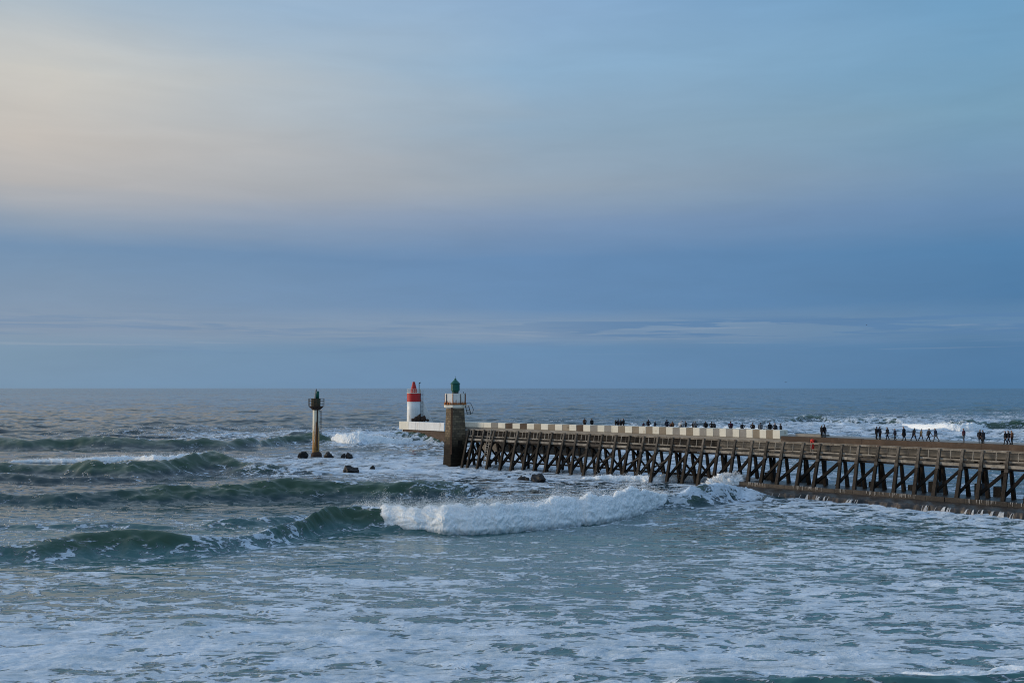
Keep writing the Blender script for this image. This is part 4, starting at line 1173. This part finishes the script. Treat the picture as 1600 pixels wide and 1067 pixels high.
# ------------------------------------------------------------------ rusty beacon on the left
def beacon():
    D = 224.0; S = D / F
    b = plan(494.7, D, 0)
    root = empty('channel_beacon', b)
    tag(root, 'rust-stained white column beacon with green cage platform on the rocks', 'beacon')
    def zz(y): return H - (y - HOR) * S
    mb = MB(); mb.lathe([(.76, 0), (.75, 3), (.73, zz(641)), (.73, zz(639))], 28); mb.build('column', M['beacon_col'], root, True)
    mb = MB(); mb.lathe([(1.25, -1), (1.2, .35), (.95, .75), (.7, .95)], 20, c=(.1, 0, 0)); mb.build('plinth', M['rust_dark'], root, True)
    # rusted channel down the near right side
    mb = MB(); mb.beam((.42, -.72, zz(640)), (.42, -.78, 1.2), .26, .14, up=(0, -1, 0)); mb.build('cable_trunk', M['rust_dark'], root)
    mb = MB(); mb.beam((.16, -.82, zz(659)), (.16, -.84, 2.0), .16, .10, up=(0, -1, 0)); mb.build('cable_trunk', M['rust'], root)
    mb = MB(); mb.lathe([(.70, zz(640.6)), (.85, zz(640.2)), (1.62, zz(635.0)), (1.66, zz(634.4)), (.2, zz(634.2))], 16); mb.build('funnel', M['rust_dark'], root)
    mb = MB(); mb.lathe([(.98, zz(634.2)), (.98, zz(623.2)), (.90, zz(622.8)), (.3, zz(622.6))], 14, c=(-.15, 0, 0)); mb.build('drum', M['green_dull'], root)
    for k in range(12):
        a = 2 * math.pi * k / 12 + .2
        mb = MB(); mb.tube([(1.66 * math.cos(a), 1.66 * math.sin(a), zz(634.4)), (1.70 * math.cos(a), 1.70 * math.sin(a), zz(622.8))], .05, 5); mb.build('railing_post', M['green_dull'], root)
    for y in (622.8, 626.5, 630.5):
        mb = MB(); mb.tube([(1.69 * math.cos(2 * math.pi * k / 24), 1.69 * math.sin(2 * math.pi * k / 24), zz(y)) for k in range(25)], .045, 5, cap=False); mb.build('railing_hoop', M['green_dull'], root)
    mb = MB(); mb.lathe([(.34, zz(622.8)), (.33, zz(612.5)), (.28, zz(611))], 12, c=(.28, 0, 0)); mb.build('light_housing', M['green'], root, True)
    mb = MB(); mb.tube([(-.28, 0, zz(622.8)), (-.10, 0, zz(608.8))], [.28, .13], 8); mb.build('topmark_post', M['grey_metal'], root)
    mb = MB(); mb.tube([(.02, 0, zz(612)), (.02, 0, zz(607.6))], .07, 6); mb.build('antenna', M['dark_metal'], root)
    ld = MB()
    for x in (.98, 1.22): ld.tube([(x, -.35, zz(641)), (x, -.35, zz(676))], .032, 5)
    for k in range(14):
        z = zz(643 + k * 2.4); ld.tube([(.98, -.35, z), (1.22, -.35, z)], .028, 5)
    for y in (642, 659, 675): ld.tube([(.6, -.3, zz(y)), (1.1, -.35, zz(y))], .035, 5)
    ld.build('ladder', M['rust_dark'], root)
beacon()

# ------------------------------------------------------------------ lifebuoy station on the deck edge
def lifebuoy():
    p, t, n = at_u(1263.5)
    q = p + n * -0.75
    root = empty('lifebuoy_station', (q.x, q.y, 0))
    tag(root, 'red lifebuoy station standing at the jetty edge', 'lifebuoy')
    ax = math.atan2(t.y, t.x); root.rotation_euler = (0, 0, ax)
    mb = MB(); mb.box((0, 0.03, 6.85), .52, .05, 1.25); o = mb.build('back_board', M['red_bright'], root)
    for z in (7.12, 6.60):
        mb = MB(); mb.tube([(.22 * math.cos(2 * math.pi * k / 20), -.10, z + .22 * math.sin(2 * math.pi * k / 20)) for k in range(21)], .075, 8, cap=False); mb.build('ring', M['red_bright'], root, True)
    mb = MB(); mb.lathe([(.30, 7.42), (.30, 7.5), (.1, 7.6)], 10); mb.build('hood', M['red_bright'], root)
    mb = MB(); mb.tube([(0, .1, 5.4), (0, .1, 7.45)], .05, 6); mb.build('post', M['grey_metal'], root)
lifebuoy()

# ------------------------------------------------------------------ people
def cloth(name, col):
    return plain(name, col, 0.9, 0.2, 6.0, bmp=0.004, spec=0.15)
CL = dict(black=cloth('black_cloth', (.013, .013, .016)), navy=cloth('navy_cloth', (.015, .02, .038)), charcoal=cloth('charcoal_cloth', (.035, .035, .04)),
          brown=cloth('brown_cloth', (.055, .033, .023)), grey=cloth('grey_cloth', (.10, .105, .115)), tan=cloth('rust_brown_cloth', (.17, .075, .04)),
          white=cloth('white_cloth', (.55, .56, .58)), jeans=cloth('blue_denim', (.03, .045, .08)), khaki=cloth('khaki_cloth', (.14, .115, .08)), plum=cloth('plum_cloth', (.05, .018, .03)))
M['skin'] = plain('skin', (.42, .26, .19), .6, .08, 4.0, bmp=0)
M['hair_dark'] = plain('dark_hair', (.018, .013, .010), .7, .3, 20.0, bmp=0)
M['hair_fair'] = plain('fair_hair', (.16, .11, .06), .7, .3, 20.0, bmp=0)
M['shoe'] = plain('shoe', (.015, .014, .014), .5, .2, 8.0, bmp=0)

def person(label, loc, face, h=1.72, pose='stand', top='black', legs='black', hair='dark', coat=False, seed=0, hood=False):
    """one continuous body mesh: limbs and trunk laid out as tapered chains, fused by a voxel remesh; face = heading in radians (0 = +Y)"""
    rg = random.Random(seed)
    k = h / 1.72
    stride = {'stand': 0.0, 'walk': 0.20, 'step': 0.11, 'lean': 0.0, 'phone': 0.0}[pose]
    sw = rg.choice((-1, 1))
    segs = []      # (points, radii, region)
    def P(x, y, z): return Vector((x, y, z))
    lean_ = 0.06 if pose == 'walk' else (0.12 if pose == 'lean' else 0.0)
    hip_z = 0.90 - 0.10 * stride
    # trunk
    trunk = [P(0, 0, hip_z - .06), P(0, .005, hip_z + .06), P(0, .01 + lean_ * .3, hip_z + .22), P(0, .0 + lean_ * .7, hip_z + .40), P(0, -.01 + lean_, hip_z + .50), P(0, .0 + lean_, hip_z + .56)]
    segs.append((trunk, [.155, .165, .155, .175, .13, .065], 'top'))
    for s_ in (-1, 1):    # shoulders widen the trunk
        segs.append(([P(s_ * .06, lean_ * .8, hip_z + .40), P(s_ * .19, lean_, hip_z + .465)], [.12, .072], 'top'))
        segs.append(([P(s_ * .07, 0, hip_z - .02), P(s_ * .09, 0, hip_z + .12)], [.12, .10], 'top' if coat else 'legs'))
    head_z = hip_z + .56
    segs.append(([P(0, lean_, head_z - .02), P(0, lean_ + .012, head_z + .07)], [.062, .058], 'skin'))
    hc = P(0, lean_ + .03, head_z + .165)
    segs.append(([hc + P(0, .012, -.085), hc + P(0, .012, -.03), hc + P(0, 0, .035), hc + P(0, -.005, .075)], [.058, .082, .088, .062], 'skin'))
    segs.append(([hc + P(0, .088, .0), hc + P(0, .108, -.018)], [.018, .016], 'skin'))          # nose
    for s_ in (-1, 1): segs.append(([hc + P(s_ * .083, -.005, .012), hc + P(s_ * .088, -.012, -.02)], [.02, .016], 'skin'))   # ears
    hands = []
    for s_ in (-1, 1):
        ph_ = s_ * sw * stride
        hip = P(s_ * .095, 0, hip_z - .02); knee = P(s_ * .10, ph_ * .55 + .03, hip_z - .44 + abs(ph_) * .04)
        back = ph_ < 0
        ank = P(s_ * .10, ph_ * 1.15 - (.06 if back else 0), .085 + (.05 if back and pose == 'walk' else 0))
        kn = hip.lerp(ank, .5) + P(0, .05 if back else .03, .0); knee = kn
        segs.append(([hip, hip.lerp(knee, .5), knee], [.098, .085, .062], 'legs'))
        segs.append(([knee, knee.lerp(ank, .35) + P(0, -.012, 0), ank], [.062, .060, .043], 'legs'))
        segs.append(([ank + P(0, -.045, -.035), ank + P(0, .06, -.045), ank + P(0, .15, -.055)], [.045, .046, .032], 'shoe'))
        sh = P(s_ * .20, lean_, hip_z + .46)
        if pose == 'phone' and s_ == sw:
            el_ = sh + P(s_ * .07, .10, -.25); wr = el_ + P(-s_ * .10, .22, .10)
        elif pose in ('stand', 'lean') and rg.random() < .45:      # hands in pockets
            el_ = sh + P(s_ * .10, -.10, -.26); wr = el_ + P(-s_ * .07, .15, -.18)
        else:
            el_ = sh + P(s_ * .045, -ph_ * .35, -.28); wr = el_ + P(s_ * .01, .05 - ph_ * .45, -.23)
        segs.append(([sh, sh.lerp(el_, .5), el_], [.066, .058, .050], 'top'))
        segs.append(([el_, el_.lerp(wr, .4), wr], [.050, .047, .036], 'top'))
        hd = (wr - el_).normalized()
        segs.append(([wr, wr + hd * .05, wr + hd * .085], [.030, .038, .030], 'skin'))
        hands.append((wr, hd, s_))
    if coat:
        segs.append(([P(0, 0, hip_z + .1), P(0, 0, hip_z - .15), P(0, 0, hip_z - .36)], [.17, .19, .205], 'top'))
    mb = MB()
    for pts, rad, reg in segs:
        mb.tube(pts, rad, 10)
    # squash trunk front to back
    me = mb.mesh('body_raw', M['skin'])
    o = bpy.data.objects.new('body_raw', me); COL.objects.link(o)
    rm = o.modifiers.new('r', 'REMESH'); rm.mode = 'VOXEL'; rm.voxel_size = 0.026
    sm = o.modifiers.new('s', 'SMOOTH'); sm.iterations = 2; sm.factor = .5
    dg = bpy.context.evaluated_depsgraph_get()
    me2 = bpy.data.meshes.new_from_object(o.evaluated_get(dg))
    bpy.data.objects.remove(o); bpy.data.meshes.remove(me)
    nv = len(me2.vertices); co = np.empty(nv * 3, np.float32); me2.vertices.foreach_get('co', co); co = co.reshape(-1, 3)
    npoly = len(me2.polygons); cen = np.empty(npoly * 3, np.float32); me2.polygons.foreach_get('center', cen); cen = cen.reshape(-1, 3)
    regs = ['top', 'legs', 'skin', 'hair', 'shoe']
    best = np.full(npoly, 1e9); reg_i = np.zeros(npoly, int)
    for pts, rad, reg in segs:
        for a, b, r0, r1 in zip(pts[:-1], pts[1:], rad[:-1], rad[1:]):
            A = np.array(a); B = np.array(b); d = B - A
            tt = np.clip(((cen - A) @ d) / max(d @ d, 1e-9), 0, 1)
            dist = np.linalg.norm(cen - (A + tt[:, None] * d), axis=1) - (r0 + (r1 - r0) * tt)
            mk = dist < best; best[mk] = dist[mk]; reg_i[mk] = regs.index(reg)
    hcn = np.array(hc)
    hd_ = (np.linalg.norm(cen - hcn, axis=1) < .20) & (reg_i == 2) & ((cen[:, 2] > hcn[2] + .045) | ((cen[:, 1] < hcn[1] - .01) & (cen[:, 2] > hcn[2] - .09)))
    reg_i[hd_] = 3
    # front-to-back proportions
    body = MB(); body.v = [tuple(v) for v in co.tolist()]
    body.f = [tuple(p_.vertices) for p_ in me2.polygons]; body.m = reg_i.tolist()
    bpy.data.meshes.remove(me2)
    for wr, hd, s_ in hands:      # five fingers each, slightly curled
        sd_ = Vector((0, 1, 0)) if abs(hd.y) < .8 else Vector((0, 0, 1)); inn = hd.cross(sd_).normalized()
        if inn.x * s_ > 0: inn = -inn
        for q, (of, ln_) in enumerate(((-.028, .058), (-.009, .072), (.010, .068), (.027, .052))):
            b0 = wr + hd * .085 + sd_ * of
            body.tube([b0, b0 + hd * ln_ * .55 + inn * .006, b0 + hd * ln_ + inn * .026], [.0095, .009, .007], 5, 2)
        b0 = wr + hd * .035 + sd_ * .032
        body.tube([b0, b0 + hd * .035 + sd_ * .022 + inn * .01, b0 + hd * .062 + sd_ * .026 + inn * .02], [.012, .010, .008], 5, 2)
    # eyes and mouth
    for s_ in (-1, 1): body.box(tuple(hc + Vector((s_ * .031, .088, .012))), .018, .012, .009, 3)
    body.box(tuple(hc + Vector((0, .082, -.052))), .04, .012, .008, 3)
    bulk = rg.uniform(1.12, 1.34)
    body.v = [(v[0] * k * bulk, v[1] * k * bulk, v[2] * k) for v in body.v]
    mats = [CL[top], CL[legs], M['skin'], M['hair_' + hair] if not hood else CL[top], M['shoe']]
    ob = body.build('person', mats, None, True)
    ob.location = loc; ob.rotation_euler = (0, 0, face)
    tag(ob, label, 'person')
    return ob

# (photo column, offset behind the front line, heading in degrees, height, pose, top, legs, label)
# heading 0 looks out away from the camera, 180 towards it
PW = [
 (913.2, -3.7, 20, 1.74, 'stand', 'brown', 'black', 'person in dark brown jacket, leftmost of all behind the striped wall'),
 (924.4, -3.6, -15, 1.72, 'stand', 'black', 'black', 'person in black, second from the left behind the striped wall'),
 (961.6, -3.7, 100, 1.66, 'phone', 'black', 'black', 'person holding something up, leftmost of the tight group of four'),
 (965.4, -3.9, 60, 1.72, 'stand', 'navy', 'black', 'person in navy, second from left in the tight group of four'),
 (969.6, -3.6, -40, 1.70, 'stand', 'charcoal', 'black', 'person in charcoal, third from left in the tight group of four'),
 (973.8, -3.8, -80, 1.82, 'stand', 'black', 'black', 'tall person in black, rightmost of the tight group of four'),
 (1005.2, -3.4, 0, 1.30, 'stand', 'plum', 'black', 'small child beside a tall adult in black behind the wall'),
 (1012.6, -3.7, 10, 1.80, 'stand', 'black', 'jeans', 'tall person in black beside the small child'),
 (1022.8, -3.7, 100, 1.58, 'phone', 'navy', 'black', 'short person in navy with raised hand, right of the child'),
 (1041.4, -3.8, 0, 1.86, 'stand', 'navy', 'black', 'big person in navy coat standing beside a small child'),
 (1046.4, -3.4, 0, 1.20, 'stand', 'plum', 'black', 'very small child close to the big person in navy'),
 (1050.0, -3.6, -20, 1.62, 'stand', 'tan', 'black', 'person in rust-brown jacket right of the very small child'),
 (1061.4, -3.5, 45, 1.68, 'lean', 'white', 'black', 'person in white jacket, left of the two in white'),
 (1065.4, -3.6, -35, 1.72, 'stand', 'white', 'jeans', 'person in white jacket, right of the two in white'),
 (1070.8, -3.8, -70, 1.70, 'stand', 'charcoal', 'black', 'person in charcoal beside the two in white'),
 (1082.2, -3.7, 80, 1.62, 'stand', 'black', 'black', 'person in black left of someone in a grey top'),
 (1086.4, -3.5, -20, 1.74, 'lean', 'grey', 'black', 'person in grey top leaning behind the wall'),
 (1101.8, -3.8, 0, 1.78, 'stand', 'black', 'black', 'person in black standing alone near the middle of the wall'),
 (1111.2, -3.7, 25, 1.74, 'stand', 'black', 'black', 'person in black, left of a huddled couple'),
 (1115.8, -3.6, -25, 1.68, 'lean', 'charcoal', 'black', 'person in charcoal, right of a huddled couple'),
 (1140.8, -3.8, 0, 1.84, 'stand', 'plum', 'black', 'tall person in plum jacket standing apart behind the wall'),
 (1158.8, -3.7, 0, 1.66, 'stand', 'black', 'black', 'shorter person in black, alone between two taller ones'),
 (1175.2, -3.7, 5, 1.74, 'stand', 'brown', 'black', 'person in dark brown looking out to sea near the wall end'),
 (1187.0, -3.6, 15, 1.76, 'stand', 'grey', 'black', 'person in grey coat near the end of the wall'),
 (1196.8, -3.4, -30, 1.22, 'stand', 'white', 'grey', 'small child in pale clothes near the end of the wall'),
 (1201.8, -3.8, 0, 1.86, 'stand', 'black', 'black', 'tall person in black right of the pale child'),
 (1209.8, -3.6, 180, 1.78, 'stand', 'charcoal', 'black', 'person in charcoal near the wall end, second from its right'),
 (1218.6, -3.7, 80, 1.74, 'stand', 'black', 'black', 'person in black, last one at the right end of the wall'),
 (1282.2, -1.9, 75, 1.68, 'phone', 'black', 'black', 'person in black holding something, left of the pair past the wall'),
 (1286.8, -2.1, 60, 1.78, 'stand', 'black', 'charcoal', 'person in black, right of the pair just past the wall'),
 (1367.6, -1.9, 85, 1.74, 'phone', 'black', 'black', 'person in black with one arm out, left of a standing pair'),
 (1372.8, -2.0, 70, 1.80, 'stand', 'navy', 'black', 'person in navy, right of a standing pair'),
 (1384.8, -2.1, -80, 1.72, 'step', 'black', 'navy', 'person in black walking alone just right of the standing pair'),
 (1396.6, -1.8, -95, 1.56, 'step', 'navy', 'black', 'shorter person in bulky navy jacket walking'),
 (1410.6, -2.0, -60, 1.86, 'step', 'black', 'black', 'big person in black coat among the walkers'),
 (1425.8, -1.9, 80, 1.72, 'walk', 'black', 'navy', 'walker in black with slim legs, left of someone in khaki'),
 (1437.0, -2.2, 85, 1.62, 'walk', 'khaki', 'black', 'walker in dark khaki jacket'),
 (1448.5, -1.8, 85, 1.70, 'walk', 'charcoal', 'black', 'walker in charcoal with wide stride'),
 (1460.3, -1.9, -85, 1.78, 'walk', 'navy', 'grey', 'walker in navy jacket and pale grey trousers'),
 (1503.8, -1.9, -60, 1.84, 'stand', 'plum', 'grey', 'tall person in plum standing alone on the open deck'),
 (1529.0, -2.0, 30, 1.72, 'stand', 'black', 'black', 'person in long black coat, left of a close pair'),
 (1533.8, -1.8, -30, 1.70, 'stand', 'charcoal', 'black', 'person in charcoal coat, right of a close pair'),
 (1568.6, -2.1, -60, 1.68, 'step', 'black', 'black', 'person in black, left of the three at the right edge'),
 (1573.4, -1.9, -70, 1.72, 'step', 'black', 'navy', 'person in black, middle of the three at the right edge'),
 (1578.8, -2.0, -50, 1.74, 'stand', 'tan', 'black', 'person in rust-brown jacket, right of the three at the edge'),
]
def at_ray(u, off):
    """where the sight line of column u crosses the line 'off' metres from the pier front"""
    lo, hi = -60.0, 140.0
    for _ in range(50):
        m_ = (lo + hi) / 2; p, t, n = frame(m_); q = p + n * off
        if q.x / q.y * F + 800 < u: lo = m_
        else: hi = m_
    return q
for k, (u, off, hd, h_, pose, top, legs, lb) in enumerate(PW):
    q = at_ray(u, off)
    person(lb, (q.x, q.y, ZW - 0.004), R(-hd), h_, pose, top, legs, 'fair' if k % 6 == 4 else 'dark', coat='coat' in lb, seed=k, hood=k % 5 == 2)

# ------------------------------------------------------------------ two gulls
def gull(label, u, y, D, span, rz):
    s_ = D / F
    c_ = Vector(((u - 800) * s_, D, H - (y - HOR) * s_))
    root = empty('gull', c_, rz); tag(root, label, 'bird', 'gulls over the sea')
    mb = MB(); mb.tube([(0, -.28, 0), (0, -.15, .01), (0, .05, 0), (0, .2, .03), (0, .27, .03), (0, .33, .02)], [.015, .06, .08, .05, .045, .012], 8); mb.build('body', M['bird_dark'], root, True)
    for sg in (-1, 1):
        w_ = MB(); w_.add([(0, .10, .03), (0, -.08, .03), (sg * span * .25, -.05, .20), (sg * span * .25, .12, .20), (sg * span * .5, -.08, .10), (sg * span * .5, -.04, .10),
                           (0, .10, .05), (0, -.08, .04), (sg * span * .25, -.05, .215), (sg * span * .25, .12, .225), (sg * span * .5, -.08, .11), (sg * span * .5, -.04, .115)],
                          [(0, 1, 2, 3), (3, 2, 4, 5), (9, 8, 7, 6), (11, 10, 8, 9), (0, 3, 9, 6), (3, 5, 11, 9), (1, 7, 8, 2), (2, 8, 10, 4), (4, 10, 11, 5)]); w_.build('wing', M['bird_dark'], root)
gull('gull flying just above the horizon at the right', 1227.5, 597.5, 380, 1.3, .4)
gull('tiny gull high over the streaky clouds at the right', 1355, 508, 520, 1.3, 1.0)
